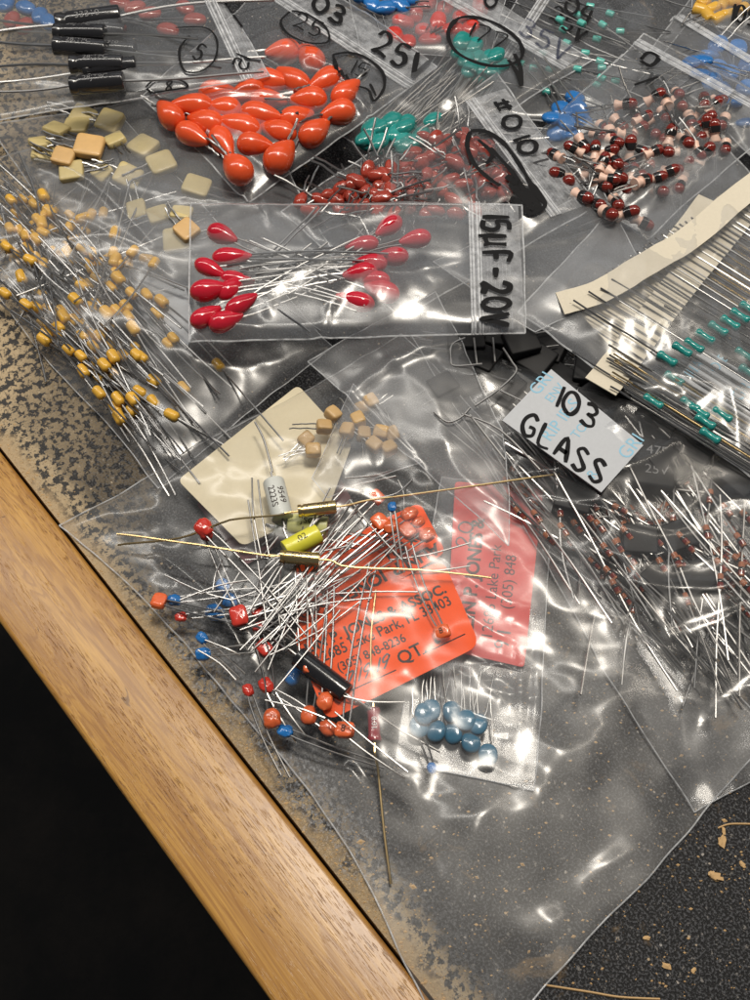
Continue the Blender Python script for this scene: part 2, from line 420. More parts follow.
# ---------------------------------------------------------------- bags
def seg_dist(p, a, b):
    ab = b-a; t = max(0, min(1, (p-a).dot(ab)/max(ab.length_squared, 1e-9)))
    return (p-(a+ab*t)).length, t
class Bag:
    def __init__(s, name, label, c, h, mat='film', under='film_under', wr=.05, cr=.10, folds=(), seed=0, res=.10, seams='lrtb', edge=.05, power=.55, group='plastic bags of components', bow=None, seamr=.013):
        s.c = [P(*q) for q in c]; s.h = h; s.seed = seed; s.wr = wr; s.cr = cr; s.edge = edge; s.power = power; s.bow = bow
        s.cz = sum(q[2] for q in c)/4
        s.folds = [([P(x, y, s.cz+h*.6).xy for x, y in smooth(pl, 4)], wd, ht) for pl, wd, ht in folds]
        A, B, C, D = s.c
        lu = max((B-A).length, (C-D).length); lv = max((D-A).length, (C-B).length)
        s.lu, s.lv = lu, lv
        nu, nv = max(12, int(lu/res)), max(12, int(lv/res))
        s.o = None
        mb = MB(); vs = [s.top(i/nu, j/nv) for j in range(nv+1) for i in range(nu+1)]
        mb.add(vs, [(j*(nu+1)+i, j*(nu+1)+i+1, (j+1)*(nu+1)+i+1, (j+1)*(nu+1)+i) for j in range(nv) for i in range(nu)])
        root = mb.build(name, M[mat]); tag(root, label, 'plastic bag', group); s.o = root
        nu2, nv2 = max(10, nu//3), max(10, nv//3)
        mb = MB(); vs = [s.bot(i/nu2, j/nv2) for j in range(nv2+1) for i in range(nu2+1)]
        mb.add(vs, [(j*(nu2+1)+i, j*(nu2+1)+i+1, (j+1)*(nu2+1)+i+1, (j+1)*(nu2+1)+i) for j in range(nv2) for i in range(nu2)])
        mb.build('back_film', M[under], root)
        mb = MB(); n = 90
        for sd in seams:
            pts = []
            for k in range(n+1):
                t = k/n
                u, v = {'l': (0, t), 'r': (1, t), 't': (t, 0), 'b': (t, 1)}[sd]
                pts.append(s.top(u, v)+Vector((0, 0, .004)))
            mb.tube(pts, seamr, 5)
        mb.build('sealed_edge', M['seam'], root)
    def base(s, u, v):
        A, B, C, D = s.c
        p = (A*(1-u)+B*u)*(1-v)+(D*(1-u)+C*u)*v
        q = Vector((p.x*.35+s.seed*3.1, p.y*.35, s.seed*1.7))
        e = s.edge
        p = p+Vector((noise.noise(q)*e*2.4, noise.noise(q+Vector((9, 0, 0)))*e*2.4, 0))
        p.x += noise.noise(q*4)*e*.5; p.y += noise.noise(q*4+Vector((5, 5, 0)))*e*.5
        p.z += noise.noise(q*1.3+Vector((0, 7, 0)))*e*1.3+noise.noise(q*5)*e*.7
        if s.bow:   # bag side that curves in or out
            for (side, amt, dx, dy) in s.bow:
                k = {'b': v*4*u*(1-u), 't': (1-v)*4*u*(1-u), 'l': (1-u)*4*v*(1-v), 'r': u*4*v*(1-v)}[side]
                p += Vector((dx, dy, 0))*amt*k
        return p
    def prof(s, u, v):
        a = max(0, 4*u*(1-u)); b = max(0, 4*v*(1-v))
        return (a*b)**s.power
    def top(s, u, v):
        p = s.base(u, v); k = s.prof(u, v); kk = min(1, k*2.2)
        q = Vector((p.x, p.y, s.seed*5.3))
        n1 = noise.noise(q*.45)
        warp = Vector((noise.noise(q*.3+Vector((3, 3, 3))), noise.noise(q*.3+Vector((8, 1, 0))), 0))*1.6
        # creases run long: the noise is stretched along the bag's own pull direction
        th = s.seed*1.9+.8*noise.noise(q*.12); ca, sa = math.cos(th), math.sin(th)
        a_, b_ = (p.x*ca+p.y*sa)+warp.x, (-p.x*sa+p.y*ca)+warp.y
        n2 = 1-abs(noise.noise(Vector((a_*.16, b_*.75, s.seed))))*2.4
        th = th+1.1; ca, sa = math.cos(th), math.sin(th)
        a_, b_ = (p.x*ca+p.y*sa)+warp.y, (-p.x*sa+p.y*ca)+warp.x
        n3 = 1-abs(noise.noise(Vector((a_*.25, b_*1.25, s.seed+9))))*2.6
        z = s.h*k*(.85+.5*n1)+kk*(s.cr*max(-.3, n2)**3*.8+s.cr*.22*max(0, n3)**4+s.wr*noise.noise(q*.9))
        for pl, wd, ht in s.folds:
            best = 9; tt = 0; m = len(pl)-1
            for i_, (a, b) in enumerate(zip(pl[:-1], pl[1:])):
                d, t = seg_dist(p.xy, a, b)
                if d < best: best = d; tt = (i_+t)/m
            if best < wd*6:
                z += ht*math.exp(-(best/wd)**2)*min(1, 6*min(tt, 1-tt)+.15)
        return Vector((p.x, p.y, p.z+z+.015))
    def bot(s, u, v):
        p = s.base(u, v); k = s.prof(u, v)
        return Vector((p.x, p.y, max(.02, p.z-.12*s.h*k)))
    def uv(s, px, py):
        u = v = .5; 
        for it in range(14):
            q = s.top(u, v); t = P(px, py, q.z)
            e = t-q
            du = (s.top(min(1.2, u+.02), v)-q)/.02; dv = (s.top(u, min(1.2, v+.02))-q)/.02
            A, B, C, D = s.c
            du = ((B-A)*(1-v)+(C-D)*v); dv = ((D-A)*(1-u)+(C-B)*u)
            det = du.x*dv.y-du.y*dv.x
            if abs(det) < 1e-9: break
            u += .9*(e.x*dv.y-e.y*dv.x)/det; v += .9*(du.x*e.y-du.y*e.x)/det
            u = max(-.05, min(1.05, u)); v = max(-.05, min(1.05, v))
            if e.xy.length < .004: break
        return u, v
    def at(s, px, py):
        u, v = s.uv(px, py); return s.top(min(1, max(0, u)), min(1, max(0, v)))
    def zip(s, p0, p1, w=.14, band=None, name='zip_strip', lip=.9):
        """ribbed closure between two photo points, band = the two far corners of the lip beyond it"""
        nrm = None; n = 60
        line = [s.at(p0[0]+(p1[0]-p0[0])*k/n, p0[1]+(p1[1]-p0[1])*k/n) for k in range(n+1)]
        d = (line[-1]-line[0]); d.z = 0; d.normalize(); nn = Vector((-d.y, d.x, 0))
        mb = MB()
        for off in (-w, -w*.45, w*.45, w):
            mb.tube([q+nn*off+Vector((0, 0, .03)) for q in line], .030 if abs(off) < w else .022, 5)
        mb.build(name, M['zip'], s.o)
        mb = MB(); vs = []
        for q in line: vs += [q+nn*w*1.2+Vector((0, 0, .02)), q-nn*w*1.2+Vector((0, 0, .02))]
        mb.add(vs, [(2*i, 2*i+1, 2*i+3, 2*i+2) for i in range(n)])
        if band:
            def off(q, d_): return s.at(*to_px(q+nn*d_))
            vs = []; cols = 8
            for q in line: vs += [off(q, w*1.2+lip*c_/(cols-1))+Vector((0, 0, .012)) for c_ in range(cols)]
            mb.add(vs, [(cols*i+c_, cols*i+c_+1, cols*i+cols+c_+1, cols*i+cols+c_) for i in range(n) for c_ in range(cols-1)])
            for r_ in range(band[0]):
                mb.tube([off(q, w*1.5+r_*.085)+Vector((0, 0, .015)) for q in line], .008, 4)
        mb.build('ribbed_lip', M['zipband'], s.o)

# ---- hand drawn strokes
GL = {
 '0': [[(.5, 0), (.15, .2), (.05, .5), (.2, .9), (.55, 1), (.9, .75), (.95, .4), (.75, .08), (.45, 0)]],
 '1': [[(.5, 1), (.5, 0)]], '2': [[(.05, .75), (.25, 1), (.65, .98), (.8, .7), (.5, .35), (.1, .02), (.45, .1), (.95, .02)]],
 '3': [[(.1, .9), (.5, 1), (.8, .8), (.65, .58), (.35, .5), (.75, .42), (.85, .15), (.5, 0), (.08, .08)]],
 '4': [[(.3, 1), (.1, .45), (.9, .45)], [(.7, .9), (.7, 0)]],
 '5': [[(.85, 1), (.25, .95), (.15, .55), (.6, .6), (.85, .35), (.6, .02), (.08, .05)]],
 '7': [[(.05, .95), (.9, .98), (.45, 0)]], '8': [[(.8, .85), (.5, 1), (.2, .8), (.45, .55), (.8, .25), (.5, 0), (.15, .2), (.5, .52), (.8, .85)]],
 '9': [[(.8, .8), (.5, 1), (.15, .8), (.3, .5), (.75, .6), (.8, .85), (.65, .3), (.5, 0)]],
 'V': [[(.05, 1), (.45, 0), (.6, .3), (.95, 1)]], 'u': [[(.1, .9), (.05, -.15)], [(.08, .5), (.1, .15), (.5, .15), (.7, .3), (.75, .9), (.7, .2), (.9, .15)]],
 'F': [[(.15, 0), (.15, 1), (.9, .95)], [(.15, .5), (.7, .52)]], '-': [[(.1, .5), (.9, .5)]],
 'G': [[(.9, .85), (.55, 1), (.15, .7), (.08, .3), (.4, 0), (.85, .15), (.85, .45), (.5, .42)]],
 'L': [[(.15, 1), (.12, .03), (.85, .06)]], 'A': [[(.03, 0), (.5, 1), (.92, 0)], [(.2, .38), (.8, .38)]],
 'S': [[(.85, .88), (.45, 1), (.15, .78), (.5, .52), (.85, .25), (.5, 0), (.08, .12)]],
 '+': [[(.05, .75), (.95, .8)], [(.35, 1), (.3, .3)], [(.7, 1), (.6, .3)], [(.05, .3), (.8, .28)]],
 'C': [[(.9, .85), (.5, 1), (.12, .6), (.2, .15), (.55, 0), (.9, .15)]], '.': [[(.4, 0), (.5, .08)]], ' ': [],
 'N': [[(.08, 0), (.1, 1), (.8, 0), (.85, 1)]], 'E': [[(.85, .98), (.15, 1), (.12, 0), (.85, .03)], [(.15, .5), (.7, .5)]],
}
def ribbon(mb, pts, w, lift=.02, vary=.45):
    pts = [Vector(p) for p in pts]; vs = []
    for i, p in enumerate(pts):
        t = pts[min(i+1, len(pts)-1)]-pts[max(i-1, 0)]; t.z = 0
        t = t.normalized() if t.length > 1e-6 else Vector((1, 0, 0))
        b = Vector((-t.y, t.x, 0)); ww = w*(1+vary*noise.noise(p*3.1))
        if i in (0, len(pts)-1): ww *= .75
        vs += [p+b*ww/2+Vector((0, 0, lift)), p-b*ww/2+Vector((0, 0, lift)), ]
    mb.add(vs, [(2*i, 2*i+1, 2*i+3, 2*i+2) for i in range(len(pts)-1)])
def write(surf, parent, text, p0, adv, up, w, mat='ink', name='handwriting', lift=.075):
    """text starts at photo point p0; adv = photo vector of one letter, up = photo vector of its height"""
    mb = MB(); x = 0
    for ch in text:
        for pl in GL.get(ch, []):
            pts = []
            for gx, gy in smooth(pl):
                a = (x+gx*.8); q = (p0[0]+adv[0]*a+up[0]*gy, p0[1]+adv[1]*a+up[1]*gy)
                pts.append(surf(*q))
            ribbon(mb, pts, w, lift)
        x += .55 if ch in '1.' else 1
    return mb.build(name, M[mat], parent, smooth=False)
def scrawl(surf, parent, pls, w, mat='ink', name='handwriting', lift=.075):
    mb = MB()
    for pl in pls: ribbon(mb, [surf(*q) for q in smooth(pl, 8)], w, lift)
    return mb.build(name, M[mat], parent, smooth=False)

def textmesh(s, size, mat, parent, mtx, name='printed_text', bend=None, bold=0.0, align='CENTER'):
    """lettering laid on a surface; mtx places it; bend = radius of the cylinder (about local x) it wraps"""
    cu = bpy.data.curves.new('t', 'FONT'); cu.body = s; cu.size = size; cu.align_x = align; cu.align_y = 'CENTER'; cu.offset = bold
    cu.space_line = .95; cu.resolution_u = 3
    o = bpy.data.objects.new('t', cu); col.objects.link(o)
    bpy.context.view_layer.update()
    me = bpy.data.meshes.new_from_object(o.evaluated_get(bpy.context.evaluated_depsgraph_get()))
    bpy.data.objects.remove(o); me.name = name
    for v in me.vertices:
        co = v.co.copy()
        if bend: co = Vector((co.x, bend*math.sin(co.y/bend), bend*math.cos(co.y/bend)))
        v.co = mtx @ co
    me.materials.clear(); me.materials.append(mat)
    t = bpy.data.objects.new(name, me); col.objects.link(t); t.parent = parent
    return t
exec_order = []

# ---------------------------------------------------------------- kinds of component
def bendy(x0, x1, y0=0.0, z0=0.0, amp=.12, n=7, rnd=random):
    ay, az = rnd.uniform(-amp, amp), rnd.uniform(-amp, amp)*.5
    k = rnd.uniform(-amp, amp)*.4
    return [(x0+(x1-x0)*i/n, y0+ay*(i/n)**2+k*math.sin(i/n*4), z0+az*(i/n)**2) for i in range(n+1)]
class Kind:
    def __init__(s, maker, nvar): s.v = [maker(i) for i in range(nvar)]; s.used = set(); s.k = 0; s.items = []
    def put(s, px, py, z, a, pitch=0, roll=None, var=None, sc_=1):
        i = (s.k if var is None else var) % len(s.v); s.k += 1
        o = s.v[i]
        if i in s.used: o = copy_tree(o)
        s.used.add(i)
        o.location = P(px, py, z); o.rotation_euler = (random.uniform(0, 6.28) if roll is None else roll, R(pitch), pang(px, py, a, z))
        o.scale = (sc_,)*3
        s.items.append((o, px, py)); return o
ORD = 'zeroth first second third fourth fifth sixth seventh eighth ninth tenth eleventh twelfth thirteenth fourteenth fifteenth'.split()
def rank(items, noun, cat, group, where, rows=None):
    n = len(items)
    if n == 1: tag(items[0][0], f'{noun} {where}', cat, group); return
    rows = rows or max(1, round(math.sqrt(n*.8)))
    it = sorted(items, key=lambda t: t[2]); per = math.ceil(n/rows)
    for r_ in range(rows):
        row = sorted(it[r_*per:(r_+1)*per], key=lambda t: t[1])
        for k, (o, px, py) in enumerate(row):
            rn = f' in {ORD[r_+1]} row' if rows > 1 else ''
            tag(o, f'{noun} {where}'.strip()+f', {ORD[k+1]} from left{rn}', cat, group)
def lump_prof(L, r, neck=None, n=14, tip=.35):
    """drop: round at +x, tapering towards -x"""
    pr = []
    c = .64
    for i in range(n+1):
        t = .5-.5*math.cos(math.pi*i/n); x = -L/2+L*t
        if t > c: rr = math.sqrt(max(0, 1-((t-c)/(1-c))**2))
        else: rr = tip+(1-tip)*math.sin(math.pi/2*t/c)**.95
        pr.append((x, max(.004, r*rr)))
    pr[0] = (pr[0][0], r*tip*.5 if neck else .004)
    return pr
def lead(mb_pts, r, mat, parent, r2=None):
    return MB().tube(mb_pts, r, 6, r2).build('lead', mat, parent)
def axial(name, prof, mats, ll, lr, leadmat, matlist, amp=.15, extra=None):
    def mk(i):
        o = empty(name); MB().lathe(prof, 16, matlist).build('body', mats, o)
        e = prof[-1][0]
        for s_ in (-1, 1):
            L_ = ll*random.uniform(.75, 1.15)
            lead([(s_*(e-.03)+0*k, y, z) if k == 0 else (s_*(e-.03)+s_*L_*k/7, y, z) for k, (x, y, z) in enumerate(bendy(0, 1, amp=amp))], lr, leadmat, o)
        if extra: extra(o, i)
        return o
    return mk
def capsule(L, r, bev=.3, n=5):
    pr = [(-L/2, r*.35)]
    for i in range(n+1):
        t = i/n*math.pi/2; pr.append((-L/2+r*bev*(1-math.cos(t)) + 0, r*(1-bev)+r*bev*math.sin(t)))
    return pr+[(-x, rr) for x, rr in pr[::-1]]
def radial(name, bodyf, ll, lr, leadmat, gap, root_x, mat, amp=.2, feet=True):
    """body about the origin, two leads leaving towards -x"""
    def mk(i):
        o = empty(name); mb = MB(); bodyf(mb, i); mb.build('body', mat, o)
        a = random.uniform(-amp, amp); spread = random.uniform(.6, 1.6)
        for s_ in (-1, 1):
            L_ = ll*random.uniform(.8, 1.1); pts = []
            for k in range(9):
                t = k/8; y = s_*gap*(1 if k == 0 else spread)+a*t*t+random.uniform(-.012, .012)
                pts.append((root_x+.03-L_*t, y, random.uniform(-.01, .01)+.06*a*t))
            lead(pts, lr, leadmat, o)
        return o
    return mk

# =================================================================== bags and what they hold
# ---- chips bag, upper left (bottom of the pile)
b = Bag('zip_bag', 'cloudy clear bag of straw-coloured square chips under the orange drop bag', [(-15, 128, .35), (238, 84, .8), (335, 255, .8), (118, 300, .35)], .55, 'film_dull', seed=1, cr=.08, seamr=.02, folds=[([(20, 150), (90, 180), (150, 240)], .1, .15), ([(200, 110), (250, 170), (270, 230)], .1, .16)])
def chip_body(mb, i): mb.blob(.26, .24, .09, .35, .3, bump=.03, seed=i)
K = Kind(radial('square_capacitor', chip_body, .7, .022, M['lead'], .1, -.24, M['chip']), 4)
for q in ((170,388,20),(230,380,5),(268,445,8),(305,515,35),(130,462,0),(345,420,60),(430,440,30),(485,490,-20),(385,530,15),(475,645,-15),(545,640,5),(205,470,10),(215,515,-5),(410,630,80),(330,365,20),(590,560,10),(530,720,0),(120,430,50),(250,350,15)):
    K.put(q[0]/3, q[1]/3, .75+random.uniform(-.12, .15), q[2]+180*random.choice((0, 1)), random.uniform(-18, 18), random.uniform(-.4, .4), sc_=random.uniform(1.0, 1.45))
rank(K.items, 'flat straw-coloured square capacitor in the cloudy bag', 'capacitor', 'straw square capacitors in the cloudy bag', '', 5)
K = Kind(radial('square_capacitor', chip_body, .7, .022, M['lead'], .1, -.24, M['chip2']), 1)
for q in ((268,440,5,1.45),(190,470,10,1.1),(560,690,40,1.1)): K.put(q[0]/3, q[1]/3, .98, q[2], 5, .1, sc_=q[3])
rank(K.items, 'darker orange-straw square capacitor in the cloudy bag', 'capacitor', 'orange-straw square capacitors in the cloudy bag', '', 1)

# ---- mustard axial capacitors, left
b = Bag('plastic_bag', 'long clear bag of mustard axial capacitors hanging down the left side of the bench', [(-95, 190, .15), (125, 120, .5), (332, 345, .45), (160, 487, .08)], .75, 'film', seed=2, folds=[([(20, 215), (60, 300), (120, 380)], .12, .16), ([(196, 338), (172, 385), (150, 430), (147, 455)], .50, .13)], cr=.06)
yel = []
prof = capsule(.36, .12, .72)
K = Kind(axial('axial_capacitor', prof, [M['yellow']], 2.3, .023, M['lead'], [0]*(len(prof)-1), .18), 5)
pts5 = [(50,40),(10,50),(148,35),(250,55),(253,80),(310,40),(210,80),(110,118),(130,98),(62,95),(15,138),(80,148),(40,160),(50,183),(90,180),(110,172),(65,232),(158,220),(123,282),(15,280),(78,315),(108,322),(145,328),(185,333),(222,362),(255,375),(240,325),(245,258),(278,160),(305,185),(330,178),(272,205),(290,235),(355,235),(333,262),(385,190),(440,178),(462,190),(345,100),(398,155),(210,180),(195,160),(395,280),(440,285),(485,303),(470,343),(378,320),(385,350),(322,375),(298,408),(282,440),(400,385),(520,415),(505,432),(405,440),(410,465),(243,468),(285,488),(250,513),(313,495),(335,520),(297,532),(340,470),(297,578),(355,597),(398,597),(420,575),(395,632),(358,652),(345,625),(140,402),(462,543),(515,645),(550,565),(460,605),(655,495),(205,450),(320,340)]
pts1 = [(130,587),(72,598),(50,640),(8,655),(158,632),(30,685),(65,695),(125,670),(110,718),(20,740),(155,690),(205,690)]
for k in range(44):
    u_, v_ = random.random(), random.random(); pts5.append((20+u_*300+v_*110, -10+u_*60+v_*430))
for (x, y) in pts5+pts1:
    if (x, y) in pts1: px, py = x/3, y/3
    else: px, py = x/3, 200+y/3
    low = (py-200)/200
    a = random.gauss(46, 9) if low > .35 or px < 40 else random.choice((random.gauss(50, 22), random.uniform(-80, 80), random.gauss(-55, 15)))
    K.put(px, py, .42+random.uniform(-.15, .3), a, random.uniform(-6, 6), sc_=random.uniform(.92, 1.2) if py < 330 else random.uniform(.9, 1.1))
rank(K.items, 'mustard axial capacitor in the left bag', 'capacitor', 'mustard axial capacitors in the left bag', '', 11)
pm = MB(); pp = [P(x, y, .2) for x, y in ((142, 268), (186, 288), (196, 330), (185, 352), (150, 330), (132, 296))]
pm.add([q+Vector((0, 0, .0)) for q in pp]+[q+Vector((0, 0, .03)) for q in pp], [tuple(range(5, -1, -1)), tuple(range(6, 12))]+[(i, (i+1) % 6, 6+(i+1) % 6, 6+i) for i in range(6)])
o = pm.build('paper_slip', M['paper'], smooth=False); tag(o, 'small pale slip of paper under the mustard capacitors beside the crimson bag', 'paper')

# ---- back row: red-orange bag, blue lumps, top corner bags
b = Bag('zip_bag', 'hazy pink-looking bag of red capacitors behind the circled marker bag at top', [(330, -90, .6), (520, -70, .6), (490, 60, .9), (360, 50, .9)], .5, 'film_dull', seed=3)
def oval(mb, i): mb.blob(.34, .24, .17, .9, .9, bump=.06, seed=i)
K = Kind(radial('dipped_capacitor', oval, 1.0, .022, M['lead'], .1, -.3, M['red2']), 3)
for x, y in ((423,30),(438,22),(403,22),(415,13),(430,40),(452,30),(395,35),(445,8),(462,16),(408,42),(428,5),(470,28),(480,8)):
    K.put(x, y, .95+random.uniform(-.1, .15), random.uniform(0, 360), random.uniform(-20, 20), 0)
rank(K.items, 'red dipped capacitor in the hazy bag', 'capacitor', 'red capacitors in the hazy bag at top', 'at top', 3)
K = Kind(radial('dipped_capacitor', oval, 1.0, .022, M['lead'], .1, -.3, M['blue']), 2)
for x, y in ((372,4),(385,8),(400,5),(410,-2),(362,-3)): K.put(x, y, 1.2, random.uniform(0, 360), random.uniform(-20, 20), 0)
rank(K.items, 'blue dipped capacitor at the top edge behind the red ones', 'capacitor', 'blue capacitors at the top edge', '', 1)
for x, y in ((8,6),(30,14),(42,22),(20,-4),(52,18)): pass
K = Kind(radial('dipped_capacitor', oval, 1.6, .022, M['lead'], .1, -.3, M['blue']), 2)
for x, y, a in ((6,4,120),(40,16,100),(26,8,30),(48,22,60)): K.put(x, y, .8, a, 0, 0)
rank(K.items, 'blue capacitor in the top left corner of the pile', 'capacitor', 'blue capacitors in the top left corner', '', 1)
K = Kind(radial('dipped_capacitor', oval, 2.2, .022, M['lead'], .1, -.3, M['brick']), 2)
for x, y, a in ((12,20,110),(25,26,130),(135,8,160),(150,14,170),(120,3,20),(168,30,15),(185,8,40),(195,20,0)): K.put(x, y, .7, a, 0, 0)
rank(K.items, 'dark red capacitor under the black capacitor bag', 'capacitor', 'dark red capacitors under the black capacitor bag', '', 2)

# ---- light teal axials, top right
b = Bag('zip_bag', 'clear bag of pale teal axial capacitors lettered 04 at the top right', [(462, 118, .5), (548, -70, .6), (705, 5, .7), (600, 122, .7)], .5, 'film', seed=5, seamr=.020)
prof = capsule(.24, .10, .35)
K = Kind(axial('axial_capacitor', prof, [M['teal2']], 1.9, .02, M['lead'], [0]*(len(prof)-1)), 4)
for x, y in ((330,42),(245,70),(308,75),(290,118),(255,160),(232,208),(300,185),(305,205),(305,235),(290,255),(100,205),(150,210),(140,275),(345,245),(200,130),(180,60),(270,20),(360,95),(60,190),(190,90),(130,160),(235,45)):
    K.put(500+x/3, y/3, .95+random.uniform(-.15, .15), random.gauss(14, 10), random.uniform(-5, 5))
rank(K.items, 'pale teal axial capacitor in the bag lettered 04', 'capacitor', 'pale teal axial capacitors at top right', '', 4)
write(b.at, b.o, '04', (562, 12), (15, 9), (7, -15), .09)
write(b.at, b.o, '25V', (548, 20), (12, 9), (8, -13), .09)
b.zip((478, 103), (560, -25))
# ---- blue capacitors right
b = Bag('zip_bag', 'clear bag of blue dipped capacitors between the lettered bags', [(520, 152, .6), (622, 55, .7), (690, 85, .8), (610, 180, .8)], .5, 'film', seed=6, seamr=.020)
def disc(mb, i): mb.blob(.30, .26, .13, .9, .9, bump=.04, seed=i)
K = Kind(radial('dipped_capacitor', disc, 1.5, .022, M['lead'], .1, -.27, M['blue']), 3)
for x, y, a in ((567,123,70),(575,98,80),(558,133,20),(553,118,140),(562,110,60),(578,112,40),(570,135,0),(585,122,100)):
    K.put(x, y, .95+random.uniform(-.1, .2), a, random.uniform(-30, 30), random.uniform(-.7, .7), sc_=1.1)
rank(K.items, 'blue dipped disc capacitor between the lettered bags', 'capacitor', 'blue disc capacitors left of the two-tone capacitor bag', '', 2)
write(b.at, b.o, '10', (640, 85), (15, 8), (6, -14), .09)
b = Bag('zip_bag', 'clear bag of blue capacitors at the right edge behind the two-tone capacitors', [(640, 62, .7), (722, -40, .7), (830, 40, .7), (775, 175, .8)], .5, 'film_dull', seed=7, seamr=.020)
K = Kind(radial('dipped_capacitor', disc, 1.5, .022, M['lead'], .1, -.27, M['blue']), 3)
for x, y in ((718,45),(710,55),(703,60),(747,65),(745,123),(725,90),(733,103),(717,67),(692,62),(738,48),(730,72),(746,88),(700,74),(712,82)):
    K.put(x, y, 1.0+random.uniform(-.1, .2), random.uniform(0, 360), random.uniform(-25, 25), random.uniform(-.6, .6))
rank(K.items, 'blue dipped capacitor behind the two-tone capacitors', 'capacitor', 'blue capacitors at the right edge', '', 3)
b.zip((640, -6), (752, 62), .12)
b = Bag('zip_bag', 'clear bag of mustard capacitors cut off by the top right corner', [(690, 20, 1.0), (700, -80, 1.0), (860, -60, 1.0), (800, 60, 1.1)], .4, 'film', seed=8)
K = Kind(axial('axial_capacitor', capsule(.42, .17, .35), [M['yellow']], 1.2, .022, M['lead'], [0]*13), 3)
for x, y in ((703,3),(712,9),(722,5),(708,16),(717,19),(700,10),(733,2),(728,15),(742,10)): K.put(x, y, 1.1, random.uniform(-60, 60), 0)
rank(K.items, 'mustard capacitor in the bag at the top right corner', 'capacitor', 'mustard capacitors at the top right corner', '', 2)
write(b.at, b.o, '105', (727, 22), (12, 3), (3, -17), .09)

# ---- teal radials with a sheaf of leads, under the circled number
b = Bag('zip_bag', 'clear bag with a sheaf of long leads and teal capacitors, number circled in marker', [(330, 128, .7), (432, -40, .9), (590, 62, 1.1), (402, 182, .8)], .6, 'film', seed=4, seamr=.020, cr=.09)
K = Kind(radial('dipped_capacitor', oval, 2.7, .022, M['lead'], .12, -.3, M['teal']), 5)
tl = [(380,127,-48),(378,142,-44),(400,135,-40),(433,120,-35),(391,122,-50),(366,138,-38),(408,146,-35),(372,128,-52)]
tu = [(473,47,130),(477,58,128),(484,68,126),(492,72,135),(466,60,124),(458,52,120),(488,58,132),(500,66,140),(470,70,125),(462,42,128),(480,76,128),(495,56,134)]
tl += [(375+random.uniform(-12, 45), 132+random.uniform(-8, 14), random.gauss(-46, 5)) for k in range(14)]
for x, y, a in tl+tu: K.put(x, y, 1.15+random.uniform(-.2, .15), a+180+random.gauss(0, 4), random.uniform(-4, 4), random.uniform(-.5, .5), sc_=random.uniform(.9, 1.1))
rank(K.items, 'teal dipped capacitor with long parallel leads', 'capacitor', 'teal capacitors under the circled number', '', 4)
b.zip((436, -8), (566, 68), .14, (7, 1))
write(b.at, b.o, '35V', (517, 34), (17, 11), (8, -17), .075, 'fadedink')
write(b.at, b.o, '0', (482, 6), (14, 8), (6, -14), .10)
scrawl(b.at, b.o, [[(455, 22), (448, 36), (456, 54), (480, 66), (505, 68), (521, 60), (519, 44), (500, 28), (478, 20), (460, 20), (453, 26)], [(514, 56), (520, 70), (521, 88), (516, 74), (508, 62)]], .12)
write(b.at, b.o, '177', (462, 36), (17, 7), (7, -14), .06)

# ---- orange drops bag
b = Bag('zip_bag', 'clear zip bag full of big glossy orange drop capacitors, lettered 25V on its lip', [(142, 98, 1.2), (292, -40, 1.3), (437, 70, 1.3), (247, 203, 1.0)], .62, 'film', seed=9, seamr=.020, cr=.06, folds=[([(152, 104), (240, 96), (330, 92)], .08, .12), ([(245, 200), (235, 160), (200, 120)], .08, .14), ([(300, 60), (340, 75), (370, 110)], .10, .16)])
orng = M['orange']
def drop(L_, r_):
    def f(mb, i):
        mb.lathe(lump_prof(L_*(1+.08*math.sin(i)), r_*(1+.07*math.cos(i*2)), True, 16, .22), 20)
    return f
K = Kind(radial('drop_capacitor', drop(.98, .315), .6, .03, M['lead'], .08, -.44, orng, .25), 5)
for x, y, a in ((92,295,45),(165,268,0),(165,360,30),(205,322,20),(262,278,10),(245,232,0),(312,332,15),(260,385,60),(302,462,50),(360,390,0),(440,425,-50),(378,297,10),(430,347,20),(490,307,-20),(547,350,-35),(618,290,-15),(645,225,-40),(578,192,-30),(532,117,50),(447,100,-10),(410,192,10),(478,187,30),(402,250,0),(525,250,0),(335,225,-20)):
    K.put(140+x/3.125, 20+y/3.125, 1.42+random.uniform(-.05, .12), a+random.choice((0, 180)), random.uniform(-8, 8), None, sc_=random.uniform(1.0, 1.14))
rank(K.items, 'glossy orange drop capacitor in the 25V bag', 'capacitor', 'orange drop capacitors in the 25V bag', '', 5)
b.zip((268, -8), (413, 88), .15, (9, 1))
write(b.at, b.o, '25V', (371, 52), (18, 11), (10, -20), .13)
write(b.at, b.o, '03', (310, 10), (17, 10), (8, -15), .12)
scrawl(b.at, b.o, [[(290, 14), (281, 24), (288, 36), (308, 45), (328, 44), (326, 30), (308, 17), (292, 13)]], .07)
write(b.at, b.o, '25', (292, 28), (15, 7), (7, -14), .06)
scrawl(b.at, b.o, [[(333, 57), (338, 72), (352, 86), (368, 92), (374, 103), (384, 90), (382, 74), (366, 60), (348, 55), (333, 57)], [(370, 86), (376, 98)]], .09)
write(b.at, b.o, '15', (345, 73), (15, 6), (7, -13), .05)

